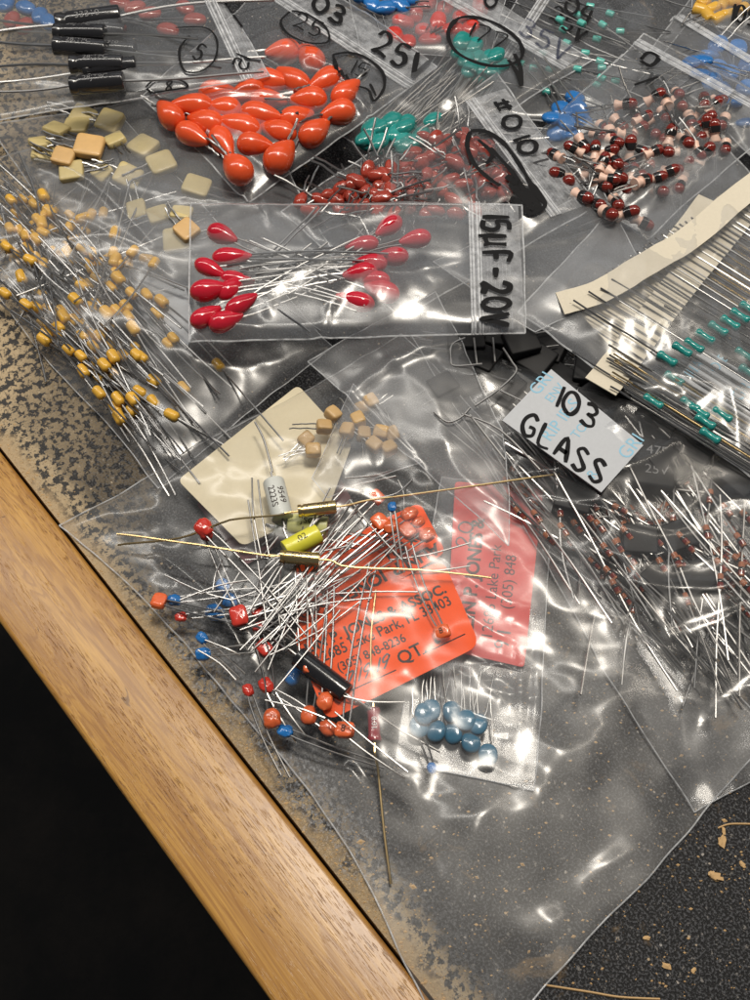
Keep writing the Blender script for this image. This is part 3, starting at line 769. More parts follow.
# ---- black axial bag, top left
b = Bag('zip_bag', 'clear zip bag of black axial electrolytic capacitors at the top left', [(-70, -50, 1.6), (198, -40, 1.8), (270, 76, 1.8), (-40, 128, 1.6)], .45, 'film', seed=10, seamr=.020, cr=.05)
def blackprof(L_, r_):
    p = capsule(L_, r_, .18); return p[:7]+[(-L_/2+.16, r_), (-L_/2+.19, r_*.90), (-L_/2+.23, r_*.90), (-L_/2+.26, r_)]+p[7:]
pb = blackprof(1.3, .23)
pe = []
def ptxt(o, i):
    textmesh(('33310', '28JTPC', '33310', '28JTPC')[i % 4], .20, M['greyprint'], o.children[0], Matrix.Identity(4), bend=.232)
K = Kind(axial('electrolytic_capacitor', pb, [M['black']], 3.0, .032, M['lead'], [0]*(len(pb)-1), .22, ptxt), 4)
for x, y, a, z in ((265,62,-9,2.0),(240,100,3,2.1),(300,92,4,1.85),(240,143,2,2.1),(330,150,3,1.85),(290,193,-3,2.0),(330,205,-6,1.9),(292,250,-3,2.1)):
    K.put(x/3, y/3, z, a, random.uniform(-3, 3), random.uniform(-.4, .4), sc_=1.35 if y == 62 else 1.08)
rank(K.items, 'black axial electrolytic capacitor in the top left bag', 'capacitor', 'black axial electrolytic capacitors', '', 4)
b.zip((206, -8), (250, 86), .13, (9, 1))
write(b.at, b.o, '20', (229, 3), (10, 16), (14, -6), .075)
write(b.at, b.o, '15', (252, 56), (-4, 14), (-14, -6), .07)
scrawl(b.at, b.o, [[(176, 30), (205, 30), (217, 42), (215, 62), (200, 74), (184, 72), (180, 52), (190, 38)]], .06)
write(b.at, b.o, '5', (192, 58), (9, 9), (9, -14), .06)
scrawl(b.at, b.o, [[(146, 90), (156, 82), (178, 82), (188, 88), (180, 95), (158, 97), (147, 91)]], .06)
write(b.at, b.o, '8', (164, 94), (11, -2), (2, -10), .05)

# ---- brick red bag
b = Bag('zip_bag', 'clear zip bag of small brick red capacitors with a black marker smudge on its lip', [(282, 212, .9), (496, 74, 1.2), (596, 206, 1.2), (400, 320, .9)], .6, 'film', seed=11, seamr=.020, cr=.08)
def bean(mb, i): mb.blob(.22, .15, .13, .95, .9, bump=.1, seed=i)
def radial_short(i):
    o = empty('dipped_capacitor'); mb = MB(); bean(mb, i); mb.build('body', M['brick'], o)
    for s_ in (-1, 1):
        k = random.uniform(-.1, .1)
        lead([(-.1, s_*.07, 0), (-.24, s_*.09, .0), (-.33, s_*.16, .02), (-.42, s_*.12, 0), (-.75, s_*.12+k, .03), (-1.0, s_*.13+k, .02)], .022, M['lead'], o)
    return o
K = Kind(radial_short, 5)
bl = [(30,262),(110,245),(150,225),(160,240),(190,205),(225,175),(250,190),(290,170),(215,235),(290,235),(345,165),(355,125),(405,130),(395,185),(450,160),(490,125),(385,225),(465,200),(420,80),(500,70),(530,185),(560,215),(540,140),(575,240),(585,170),(610,200),(620,240),(60,290),(150,290),(200,285),(260,215),(300,260),(345,285),(440,230),(420,290),(480,300),(390,80),(450,90),(400,300),(300,300),(255,285),(330,200),(520,250),(430,120),(470,260),(350,240),(475,150),(560,110),(510,100),(130,262),(180,255),(90,262),(250,245),(370,260),(500,215),(535,290),(380,150),(420,160)]
for k in range(34):
    u_, v_ = random.random(), random.random(); bl.append((150+u_*400+v_*70, 215-u_*125+v_*95+random.uniform(-5, 5)))
for x, y in bl:
    K.put(290+x/2.885, 110+y/2.885, 1.25+random.uniform(-.18, .25), random.uniform(0, 360), random.uniform(-25, 25), random.uniform(-1, 1), sc_=random.uniform(1.1, 1.35))
rank(K.items, 'small brick red capacitor in the smudged bag', 'capacitor', 'brick red capacitors in the smudged bag', '', 7)
b.zip((470, 100), (556, 216), .13, (8, 1))
write(b.at, b.o, '+010', (489, 105), (10, 16), (17, -6), .11)
scrawl(b.at, b.o, [[(470, 134), (467, 148), (474, 166), (488, 180), (500, 188)], [(470, 133), (486, 134), (504, 146), (520, 168), (536, 196), (545, 206), (538, 214)], [(478, 142), (492, 156), (486, 166)], [(490, 150), (510, 172), (528, 196)]], .12)
scrawl(b.at, b.o, [[(506, 178), (522, 190), (538, 208), (528, 214), (512, 200), (520, 214), (508, 218), (504, 206), (514, 222)], [(530, 186), (545, 206)], [(510, 186), (534, 212)]], .20, name='marker_smudge')
b2 = MB(); b2.blob(.2, .14, .1, bump=.5)

# ---- two-tone capacitors bag
b = Bag('zip_bag', 'clear zip bag of two-tone red, black and pink ceramic capacitors', [(510, 160, .9), (644, 34, 1.2), (790, 112, 1.2), (646, 240, .9)], .75, 'film', seed=12, seamr=.020, cr=.11, folds=[([(560, 140), (600, 190), (650, 225)], .12, .12)])
pp_ = [(-.28, .05), (-.28, .14), (-.25, .15), (-.13, .10), (-.07, .11), (-.06, .145), (.02, .155), (.10, .152), (.11, .15), (.18, .145), (.25, .115), (.29, .06), (.305, .01)]
mi = [2, 2, 2, 2, 2, 1, 1, 1, 0, 0, 0, 0]
def twotone(i):
    o = empty('ceramic_capacitor'); MB().lathe(pp_, 18, mi).build('body', [M['redcap'], M['blackband'], M['pink']], o)
    for s_ in (-1, 1):
        k = random.uniform(-.2, .2); L_ = random.uniform(.3, 1.1)
        lead([(-.3, s_*.10, 0), (-.42, s_*.11, 0), (-.4-L_*.4, s_*.12+k*.4, .02), (-.4-L_*.7, s_*.13+k*.7, .03), (-.4-L_, s_*.13+k, .02)], .024, M['lead'], o)
    return o
K = Kind(twotone, 6)
tl = [(345,145),(440,120),(515,110),(475,135),(518,145),(605,140),(650,130),(630,150),(590,165),(620,185),(660,205),(555,200),(470,180),(375,170),(400,190),(275,220),(325,210),(385,230),(430,240),(490,245),(345,245),(310,265),(540,265),(580,270),(610,215),(670,285),(605,305),(525,300),(470,300),(435,300),(360,285),(290,298),(245,295),(175,290),(205,275),(210,320),(240,330),(115,310),(268,335),(310,330),(345,345),(370,320),(130,375),(150,400),(270,410),(335,415),(300,400),(400,395),(445,385),(485,365),(545,350),(495,400),(520,410),(315,465),(250,470),(290,500),(350,500),(205,445),(400,530),(455,430)]
for k in range(22):
    tl.append((random.uniform(220, 640), random.uniform(190, 400)))
for x, y in tl:
    a = random.gauss(10, 60) if x > 200 else random.gauss(-150, 25)
    if x < 340 and y > 390: a = random.gauss(35, 15)
    K.put(520+x/3.26, 60+y/3.26, 1.35+random.uniform(-.2, .3), a, random.gauss(-16, 16), sc_=random.uniform(.92, 1.08))
rank(K.items, 'red, black and pink ceramic capacitor', 'capacitor', 'two-tone ceramic capacitors', '', 8)
b.zip((636, 42), (782, 122), .13)
write(b.at, b.o, '1', (628, 84), (14, 8), (24, -8), .09)
scrawl(b.at, b.o, [[(640, 62), (648, 55), (658, 60), (650, 68), (640, 63)]], .13)

# ---- crimson capacitor bag with its number
b = Bag('zip_bag', 'clear zip bag of crimson drop capacitors lettered 15uF-20V down its lip', [(191, 203, 1.9), (523, 206, 2.0), (526, 334, 1.9), (190, 342, 1.7)], .42, 'film', seed=13, seamr=.020, cr=.045, wr=.03, edge=.03,
        folds=[([(268, 315), (270, 292), (300, 272), (352, 252)], .14, .07), ([(352, 252), (340, 280), (326, 310)], .11, .05), ([(318, 342), (325, 315), (340, 295), (396, 245)], .14, .06), ([(366, 255), (372, 300), (383, 280), (398, 242)], .12, .06), ([(210, 318), (260, 322)], .12, .05), ([(340, 225), (420, 205)], .2, .07)], power=.4)
K = Kind(radial('drop_capacitor', drop(.85, .235), 3.0, .026, M['lead'], .07, -.38, M['magenta'], .35), 6)
cl = [(158,165,205),(186,232,180),(122,268,205),(118,330,170),(185,325,140),(108,408,150),(168,422,160),(215,372,150),(200,300,190)]
cr_ = [(655,140,-35),(735,178,-10),(665,230,-5),(570,280,-8),(575,195,-12),(555,362,15),(635,332,20),(612,300,5),(600,250,0)]
for x, y, a in cl: K.put(170+x/3, 180+y/3, 2.0+random.uniform(-.05, .1), a, random.uniform(-4, 4), random.uniform(-.3, .3), sc_=random.uniform(.92, 1.05))
n_l = len(K.items)
for x, y, a in cr_: K.put(170+x/3, 180+y/3, 2.02+random.uniform(-.05, .1), a, random.uniform(-4, 4), random.uniform(-.3, .3), sc_=random.uniform(.92, 1.05))
rank(K.items[:n_l], 'crimson drop capacitor with its head to the left', 'capacitor', 'crimson drop capacitors', '', 4)
rank(K.items[n_l:], 'crimson drop capacitor with its head beside the zip', 'capacitor', 'crimson drop capacitors', '', 4)
b.zip((474, 203), (478, 336), .12, (8, 1))
write(b.at, b.o, '15uF-20V', (482, 213), (0, 15.6), (27, 0), .13)

# ---- strips of teal resistors, right
b = Bag('plastic_bag', 'long clear bag holding taped teal resistors at the right edge', [(519, 316, 1.1), (690, 110, 1.3), (900, 330, 1.3), (772, 492, 1.1)], .55, 'film', under='film_dull', seed=14, cr=.08, seamr=.022,
        folds=[([(620, 372), (650, 380), (668, 372), (690, 378), (705, 392)], .26, .13), ([(640, 395), (660, 386), (685, 398)], .2, .1)])
rs = empty('resistor_strip', P(640, 330, 1.3)); inv = -Vector(rs.location)
def strip_mesh(c, wd, z0, mat, name, th=.03):
    """paper tape: centre line in photo points with heights"""
    mb = MB(); vs = []; cc = smooth([(x, y) for x, y, _ in c], 6); zz = smooth([(z, 0) for *_, z in c], 6)
    pts = [P(x, y, z[0]) for (x, y), z in zip(cc, zz)]
    for i, p in enumerate(pts):
        t = pts[min(i+1, len(pts)-1)]-pts[max(i-1, 0)]; t.z = 0; t.normalize(); nb = Vector((-t.y, t.x, 0))
        wob = .02*noise.noise(p*3)
        for s_ in (-1, 1):
            q = p+nb*s_*wd/2+inv+Vector((0, 0, wob*2+.03*noise.noise(p*1.2+nb*s_)))
            vs += [q, q+Vector((0, 0, th))]
    fs = []
    for i in range(len(pts)-1):
        a = i*4; c_ = a+4
        fs += [(a+1, a+3, c_+3, c_+1), (a, c_, c_+2, a+2), (a, a+1, c_+1, c_), (a+2, c_+2, c_+3, a+3)]
    fs += [(0, 2, 3, 1), (len(vs)-4, len(vs)-3, len(vs)-1, len(vs)-2)]
    mb.add(vs, fs); return mb.build(name, M[mat], rs, smooth=False)
strip_mesh([(560, 304, 1.4), (600, 292, 1.5), (640, 268, 1.6), (690, 238, 1.65), (735, 200, 1.65), (800, 150, 1.6)], .66, 0, 'tape', 'paper_tape')
strip_mesh([(600, 388, 1.25), (630, 350, 1.28), (680, 285, 1.3), (730, 225, 1.3), (790, 150, 1.3)], .8, 0, 'tape', 'paper_tape')
strip_mesh([(596, 332, 1.18), (630, 312, 1.2), (668, 274, 1.2), (720, 205, 1.2)], 1.2, 0, 'tape', 'paper_tape')
dv = Vector((.85, .53))  # photo direction of the leads
def strip_res(bx, by, z, back=110, fwd=120, body=True, lm='lead'):
    c0 = P(bx, by, z)+inv; tdir = (P(bx+dv.x*10, by+dv.y*10, z)-P(bx, by, z)).normalized()
    if body:
        pr = [(-.25, .03), (-.24, .08), (-.21, .105), (-.15, .105), (-.10, .085), (.10, .085), (.15, .105), (.21, .105), (.24, .08), (.25, .03)]
        o = MB().lathe(pr, 14).build('resistor', M['teal'], rs, loc=c0, rot=(0, 0, math.atan2(tdir.y, tdir.x)))
    p0 = P(bx-dv.x*back, by-dv.y*back, z+.08)+inv; p1 = P(bx+dv.x*fwd, by+dv.y*fwd, z-.05)+inv
    MB().tube([p0+(c0-p0)*k/5+Vector((0, random.uniform(-.015, .015), 0)) for k in range(6)]+[c0+(p1-c0)*k/5 for k in range(1, 6)], .024, 5).build('lead', M[lm], rs)
for x, y in ((667,359),(682,350),(694,346),(705,337),(718,329),(730,323),(740,316),(749,309)): strip_res(x, y, 1.5, lm='lead')
for x, y in ((653,402),(674,379),(699,412),(705,422),(710,436),(722,415),(745,355),(749,372),(690,405)): strip_res(x, y, 1.3, 95, 90)
for k in range(34):
    t = k/33; x = 572+t*200; y = 300-t*115-18*math.sin(t*3.1)+random.uniform(-2, 2)
    strip_res(x, y+6, 1.36, 2, 250, body=False, lm='lead')
for k in range(16):
    x = 700+k*4.5; y = 290-k*6; strip_res(x+random.uniform(-3, 3), y, 1.15, 30, 130, body=False, lm='gold')
for k in range(20): strip_res(650+random.uniform(0, 70), 390+random.uniform(-16, 34), 1.3, random.uniform(45, 70), 120, body=False, lm=random.choice(('lead', 'lead', 'gold')))
tag(rs, 'strip of teal resistors held between cream paper tapes inside the right hand bag', 'resistors')
def label_card(name, label, cat, quad, z, mat, th=.02, rad=.0, curve=0.0, group=None):
    """flat card from photo corners; returns object and a matrix with its own axes (x along its top edge)"""
    ps = [P(x, y, z) for x, y in quad]; c = sum(ps, Vector())/len(ps)
    out = []
    for i, p in enumerate(ps):
        a, d = ps[i-1], ps[(i+1) % len(ps)]
        if rad:
            e1 = (a-p).normalized(); e2 = (d-p).normalized(); s_, e_ = p+e1*rad, p+e2*rad
            for k in range(7):
                t = k/6; out.append(s_*(1-t)**2+p*2*t*(1-t)+e_*t*t)
        else: out.append(p)
    bm = bmesh.new(); f = bm.faces.new([bm.verts.new(q-c) for q in out])
    if f.normal.z < 0: f.normal_flip()
    bm.normal_update()
    r = bmesh.ops.extrude_face_region(bm, geom=bm.faces[:]); 
    for g in r['geom']:
        if isinstance(g, bmesh.types.BMVert): g.co.z += th
    bmesh.ops.recalc_face_normals(bm, faces=bm.faces[:])
    me = bpy.data.meshes.new(name); bm.to_mesh(me); bm.free(); me.materials.append(M[mat])
    o = bpy.data.objects.new(name, me); col.objects.link(o); o.location = c
    if label: tag(o, label, cat, group)
    return o, c, th
def put_text(o, c, s, px, py, pang_, z, size, mat, th, name='printed_text', bold=0.0, align='LEFT'):
    q = P(px, py, z)-c; h = pang(px, py, pang_, z)
    q.z = th+.004
    return textmesh(s, size, M[mat], o, Matrix.Translation(q) @ Matrix.Rotation(h, 4, 'Z'), name, bold=bold, align=align)
o, c, th = label_card('paper_label', 'white slip with pale blue printing inside the teal resistor bag', 'label', [(702, 348), (790, 400), (760, 450), (672, 385)], 1.12, 'paper')
for s_, x, y, z_ in (('RIA', 688, 377, .36), ('O B', 712, 372, .36), ('GRI', 735, 400, .42)): put_text(o, c, s_, x, y, -50, 1.12, z_, 'blueprint', th)

# ---- glass diode bag
b = Bag('plastic_bag', 'large clear bag of glass diodes and black block capacitors on the right', [(413, 334, .55), (830, 470, .7), (830, 735, .2), (693, 813, .06)], .85, 'film_clear', seed=15, cr=.09, wr=.05, power=.45,
        folds=[([(588, 480), (610, 540), (632, 585), (655, 640), (682, 690)], .42, .22), ([(682, 690), (688, 740), (693, 808)], .22, .11), ([(497, 500), (560, 560), (640, 640), (682, 690)], .08, .12)])
prof = [(-.20, .03), (-.19, .075), (-.15, .09), (.15, .09), (.19, .075), (.20, .03)]
pr = [(-.18, .03), (-.17, .060), (-.13, .070), (-.04, .070), (-.035, .072), (.03, .072), (.035, .070), (.13, .070), (.17, .060), (.18, .03)]
K = Kind(axial('glass_diode', pr, [M['glass'], M['blackband'], M['redcap']], 2.5, .026, M['lead'], [0, 0, 0, 1, 1, 1, 2, 0, 0]), 6)
dl = [(85,300),(115,325),(150,415),(235,450),(285,490),(310,520),(345,560),(380,640),(400,665),(430,560),(270,380),(205,420),(345,350),(505,325),(565,260),(630,290),(530,480),(290,430),(170,240),(140,215),(50,215),(555,380),(520,345),(450,480),(530,720),(590,680),(700,520),(720,420),(690,380),(25,250),(75,270),(110,350),(180,330),(250,330),(320,450),(360,480),(400,520),(460,620),(480,690),(560,640),(610,620),(650,560),(620,400),(590,450),(470,420),(650,470),(740,560),(700,640),(640,700),(500,560),(380,400),(350,600),(300,380),(230,380),(190,390),(30,300),(330,520),(420,600),(540,560),(610,340),(680,330),(730,480),(740,350),(60,340),(500,640)]
dl += [(random.uniform(250, 740), 0) for k in range(46)]
dl = [(x, y if y else random.uniform(max(300, x-260), min(690, x+90))) for x, y in dl]
for x, y in dl:
    a = random.gauss(50, 7) if random.random() < .72 else random.uniform(20, 110)
    K.put(500+x/3, 400+y/3-(14 if y > 560 else 0), .45+random.uniform(-.2, .35), a, random.uniform(-5, 5), sc_=.82 if y > 560 else 1)
rank(K.items, 'amber glass diode in the big right bag', 'diode', 'glass diodes in the big right bag', '', 9)
def block(i):
    o = empty('block_capacitor'); rbox('body', 1.1, 1.0, .7, .06, M['blackmatte'], o)
    for s_ in (-1, 1): lead([(-.5, s_*.3, 0), (-.8, s_*.3, 0), (-1.25, s_*.3+random.uniform(-.1, .1), .02)], .028, M['lead'], o)
    return o
K = Kind(block, 3)
bk = [(640,470,33,1.25,.5),(573,501,15,.72,.58),(639,542,5,.66,.55),(677,538,-20,.64,.54),(661,582,40,.7,.47),(695,581,-30,.7,.47),(450,352,8,.8,.5),(480,362,25,.75,.75),(465,342,0,.8,.8),(505,338,10,.85,.7),(443,388,-25,.55,.8),(533,362,30,.8,.6),(505,388,35,.7,.5),(470,382,60,.6,.5),(520,345,-15,.7,.9),(548,352,20,.7,.5),(660,420,33,.9,.35),(620,455,33,.8,.3),(690,450,28,.9,.55),(735,478,38,.9,.55),(560,385,30,.8,.4),(600,400,40,.8,.5),(640,395,20,.8,.5),(620,385,33,.7,.7),(668,470,50,.7,.7),(590,375,10,.7,.6),(712,500,20,.7,.3),(470,402,20,.7,.2)]
for x, y, a, s_, z in bk: K.put(x, y, z, a+180*random.choice((0, 1)), random.uniform(-4, 4), random.uniform(-.12, .12), sc_=s_)
first = K.items[0][0]
first.rotation_euler = (0, 0, pang(640, 470, 180+8, .5)); 
t1 = [textmesh(s_, .26, M['greyprint'], first, Matrix.Translation((dx, dy, .355)) @ Matrix.Rotation(math.pi, 4, 'Z')) for s_, dx, dy in (('47P', -.22, -.22), ('25V', -.22, .18))]
rank(K.items[:1], 'largest black block capacitor', 'capacitor', 'black block capacitors', 'with pale lettering just below the white label')
rank(K.items[1:], 'matte black block capacitor in the big right bag', 'capacitor', 'black block capacitors', '', 5)
# bent wires among the blocks
def loose_wire(pts, name='wire', mat='lead', r=.026, label=None, group='loose lead wires'):
    c0 = P(*pts[0]); cc = smooth([(p[0], p[1]) for p in pts], 4) if len(pts) > 2 else smooth([(p[0], p[1]) for p in pts])
    zs = [p[2] for p in pts]; m = len(cc)-1; q = []
    for i, (x, y) in enumerate(cc):
        t = i/m*(len(zs)-1); k = min(len(zs)-2, int(t)); z = zs[k]+(zs[k+1]-zs[k])*(t-k); q.append(P(x, y, z)-c0)
    o = MB().tube(q, r, 6).build(name, M[mat], loc=c0)
    tag(o, label, 'wire', group); return o
for i, (pl, lb) in enumerate((([(465, 338), (452, 345), (451, 360), (455, 366), (482, 364)], 'squared wire loop under the crimson bag lip'),
        ([(503, 348), (512, 362), (516, 372), (498, 390), (475, 406)], 'long zigzag wire beside the white label'),
        ([(434, 412), (447, 422), (460, 418), (470, 408)], 'hooked wire above the grey bag corner'),
        ([(474, 338), (477, 364)], 'short straight wire beside the squared loop'), ([(493, 338), (495, 362)], 'short straight wire under the crimson bag edge'),
        ([(462, 414), (500, 430), (540, 470)], 'wire running down toward the diodes'), ([(470, 415), (505, 460)], 'wire crossing the grey bag corner to the diodes'),
        ([(499, 390), (530, 405)], 'wire tucked under the corner of the white label'))):
    loose_wire([(x, y, 1.25) for x, y in pl], label=lb, group='wires near the block capacitors')
# paper label
o, c, th = label_card('paper_label', 'white paper label hand lettered 103 GLASS lying on black block capacitors', 'label', [(551, 370), (643, 446), (601, 493), (502, 421)], 1.35, 'paper', .03)
def surf_label(x, y): return P(x, y, 1.385)-c
write(surf_label, o, '103', (549, 402), (19, 12), (8, -20), .09, 'ink', lift=.004)
write(surf_label, o, 'GLASS', (519, 431), (17, 11.5), (8, -21), .09, 'ink', lift=.004)
for s_, x, y, a, z_ in (('GRI', 533, 394, -50, .42), ('ENV', 548, 402, -50, .30), ('IP-S', 561, 420, -50, .40), ('TO', 574, 438, -50, .30), ('GRI', 622, 458, -50, .44), ('RIP', 545, 440, -50, .40), ('R', 590, 478, -50, .3)):
    put_text(o, c, s_, x, y, a, 1.35, z_, 'blueprint', th)
# the orange reflected curl in the diode bag is not built
# ---- clear bag in the middle, reflection haze put into its grey film
b = Bag('plastic_bag', 'empty bag, reflection haze in its grey film, between the cream card and the diodes', [(306, 362, .95), (436, 290, 1.1), (506, 430, .9), (508, 545, .8)], .25, 'film_grey', seed=16, cr=.06, wr=.05, seamr=.015,
        folds=[([(345, 385), (400, 440), (490, 540)], .05, .10), ([(330, 402), (420, 355), (520, 335)], .15, .10)])

b = Bag('plastic_bag', 'plastic corner, reflection haze in its grey film, between the crimson bag and the paper tapes', [(432, 262, 1.2), (600, 186, 1.3), (650, 282, 1.3), (536, 334, 1.2)], .2, 'film_grey', seed=17, cr=.07, wr=.05)

# =================================================================== the big loose-parts bag in front
big = Bag('plastic_bag', 'biggest clear bag holding loose capacitors and orange cards across the front', [(58, 524, .05), (402, 335, .5), (772, 735, .1), (462, 1075, .05)], 1.0, 'film_big', seed=21, cr=.05, wr=.035, res=.09, edge=.07, under='film_sheen', power=.42, seamr=.017, bow=[('l', .75, -perp.x, -perp.y)],
          folds=[([(62, 522), (88, 508), (120, 503), (150, 502), (168, 478), (196, 440), (215, 425)], .24, .08), ([(345, 765), (360, 785), (372, 805)], .12, .15),
                 ([(497, 1050), (515, 1000), (540, 955), (572, 908)], .45, .21), ([(462, 1010), (454, 940), (450, 880), (466, 800)], .50, .14), ([(500, 775), (478, 830), (450, 930)], .3, .10), ([(575, 905), (610, 870), (650, 850)], .25, .08), ([(250, 740), (310, 800), (350, 870)], .3, .1), ([(400, 795), (470, 815), (560, 800)], .55, .10),
                 ([(150, 540), (215, 600), (245, 660)], .10, .14)])
# printed cards
def put_line(o, c, s_, a, b, z, mat, th, bold=0.0, squash=1.0):
    q0, q1 = P(*a, z), P(*b, z); L_ = (q1-q0).length; h = math.atan2(q1.y-q0.y, q1.x-q0.x)
    t = textmesh(s_, 1.0, M[mat], o, Matrix.Identity(4), 'printed_text', bold=bold, align='LEFT')
    xs = [v.co.x for v in t.data.vertices]; k = L_/(max(xs)-min(xs)); q = q0-c; q.z = th+.004
    t.data.transform(Matrix.Translation(q) @ Matrix.Rotation(h, 4, 'Z') @ Matrix.Diagonal((k, k*squash, 1, 1)) @ Matrix.Translation((-min(xs), 0, 0)))
    return t
TXT = [('ALIN P. JONES & ASSOC.', .40, .012), ('12685 Lake Park, FL 33403', .33, .002), ('(305) 848-8236', .33, .002)]
o, c, th = label_card('tag_card', 'fluorescent orange part tag printed ASSOC. with a handwritten 71919', 'card', [(292, 632), (443, 560), (480, 646), (327, 722)], .72, 'tag', .03, .28)
CZ = .72; A_ = -27
put_line(o, c, TXT[0][0], (295, 655), (445, 589), CZ, 'print', th, .03)
put_line(o, c, TXT[1][0], (318, 660), (450, 601), CZ, 'print', th, .012, 1.15)
put_line(o, c, TXT[2][0], (338, 669), (405, 638), CZ, 'print', th, .012, 1.1)
put_text(o, c, '#', 318, 700, A_, CZ, .36, 'print', th, bold=.006)
put_text(o, c, 'QT.', 398, 661, A_, CZ, .38, 'print', th, bold=.006)
def surf_card(x, y): return P(x, y, CZ+th+.002)-c
mb = MB()
for a, b_ in (((330, 700), (396, 670)), ((423, 654), (465, 634))): mb.tube([surf_card(*a), surf_card(*b_)], .013, 4)
mb.build('ruled_line', M['print'], o)
write(surf_card, o, '71919', (342, 690), (12, -6), (3, -15), .035, 'pen', lift=.004)
write(surf_card, o, '8', (434, 644), (10, -5), (3, -15), .05, 'pen', lift=.004)
o, c, th = label_card('tag_card', 'upside-down red orange part tag behind the rust capacitors', 'card', [(296, 560), (420, 503), (446, 553), (300, 640)], .26, 'tag', .03, .2)
put_text(o, c, 'Box 531', 432, 532, 153, .26, .36, 'print', th, bold=.01)
put_text(o, c, 'ALIN P. JONES', 438, 548, 153, .26, .38, 'print', th, bold=.014)
put_text(o, c, '(305)', 330, 598, 153, .26, .36, 'print', th, bold=.006)
o, c, th = label_card('tag_card', 'card with shade painted into its maroon, showing beneath the blank cream card', 'card', [(196, 504), (318, 440), (352, 500), (246, 566)], .12, 'maroon', .03, .1)
o, c, th = label_card('blank_card', 'blank cream card with rounded corners in the big bag', 'card', [(178, 481), (298, 386), (352, 445), (330, 505), (243, 547)], .5, 'cream', .04, .16)
# small pouch of beige parts
bs = Bag('small_pouch', 'small clear pouch of beige block capacitors lying on the cream card', [(310, 478, .75), (352, 382, .8), (420, 462, .8), (325, 498, .75)], .4, 'film_grey', seed=22, cr=.06, res=.06)
def cubeish(mb, i): mb.blob(.22, .19, .17, .4, .45, bump=.05, seed=i)
K = Kind(radial('block_capacitor', cubeish, .8, .02, M['lead'], .07, -.18, M['beige']), 3)
for x, y in ((100,165),(150,130),(175,95),(215,140),(245,110),(255,80),(290,180),(310,145),(330,190),(280,60),(340,150),(120,195),(260,150)):
    K.put(260+x*.36+10, 380+y*.36, .82+random.uniform(-.08, .12), random.uniform(0, 360), random.uniform(-15, 15), random.uniform(-.3, .3), sc_=.8)
rank(K.items, 'beige block capacitor in the small pouch', 'capacitor', 'beige block capacitors in the small pouch', '', 3)
# small pouch with red card and blue discs
bp_ = Bag('small_pouch', 'narrow clear pouch holding a red card and slate blue disc capacitors', [(440, 476, .15), (552, 486, .18), (532, 792, .06), (398, 757, .06)], .38, 'film_dull', seed=23, cr=.10, res=.07, seamr=.014,
          folds=[([(522, 640), (520, 700), (516, 790)], .08, .22), ([(540, 640), (534, 720), (524, 785)], .07, .2), ([(470, 680), (500, 668), (520, 690)], .12, .12)])
o, c, th = label_card('tag_card', 'red part tag standing on its side text inside the narrow pouch', 'card', [(455, 482), (543, 490), (524, 668), (446, 650)], .2, 'tag2', .03, .1)
put_text(o, c, 'ALIN P. JONES &', 466, 640, -84, .2, .40, 'print', th, bold=.012)
put_text(o, c, '12685 Lake Park', 487, 640, -84, .2, .33, 'print', th)
put_text(o, c, '(305) 848', 506, 610, -84, .2, .33, 'print', th)
def surf_c2(x, y): return P(x, y, .2+th+.002)-c
write(surf_c2, o, '20', (470, 548), (2, -14), (-14, -2), .04, 'pen', lift=.004)
write(surf_c2, o, '91', (508, 650), (2, -12), (-14, -2), .04, 'pen', lift=.004)
K = Kind(radial('disc_capacitor', disc, 1.6, .024, M['lead'], .12, -.26, M['slate'], .05), 4)
for x, y, z in ((419,727,.3),(436,731,.3),(453,733,.28),(471,742,.32),(488,755,.3),(431,710,.4),(452,712,.4),(466,720,.42),(478,724,.4),(424,714,.42)):
    K.put(x, y, z, 92+random.gauss(0, 5), random.uniform(-5, 5), random.uniform(-.3, .3), sc_=.74)
rank(K.items, 'slate blue disc capacitor in the narrow pouch', 'capacitor', 'slate blue disc capacitors', '', 2)

# ---- loose parts: each body with leads that run to a given photo point
def boxy(mb, i): mb.blob(.21, .25, .13, .5, .5, bump=.12, seed=i)
def dropb(mb, i): mb.blob(.27, .20, .14, .85, .85, bump=.16, seed=i*2.3, taper=-.25)
def roundb(mb, i): mb.blob(.23, .19, .13, .8, .8, bump=.22, seed=i*1.7)
def loose_cap(px, py, z, ex, ey, ez, body, mat, label, gap=.09, sc_=1.0, spread=14, r=.020, bend=0, ink=None):
    c0 = P(px, py, z); e = P(ex, ey, ez); d = (e-c0); h = math.atan2(-d.y, -d.x)
    o = empty('dipped_capacitor', c0, (random.uniform(-.35, .35), 0, h)); o.scale = (sc_,)*3
    mb = MB(); body(mb, len(bpy.data.objects)); bd = mb.build('body', M[mat], o)
    Ld = d.length/sc_; k = random.uniform(-.12, .12)+bend
    for s_ in (-1, 1):
        L_ = Ld*random.uniform(.93, 1.0); pts = []
        sp_ = spread*random.uniform(-.004, .006)
        for i in range(11):
            t = i/10; g = s_*(gap if i == 0 else gap+.02+sp_*t*random.uniform(.9, 1.1))
            pts.append((-.17-L_*t, g+k*math.sin(t*math.pi), (ez-z)*t/sc_+.05*math.sin(t*3)))
        lead(pts, r/sc_, M['lead'], o)
    if ink: textmesh(ink, .26, M['print'], bd, Matrix.Translation((0, 0, .145)) @ Matrix.Rotation(math.pi/2, 4, 'Z'), 'printed_text')
    tag(o, label, 'capacitor', 'loose radial capacitors in the big bag'); return o
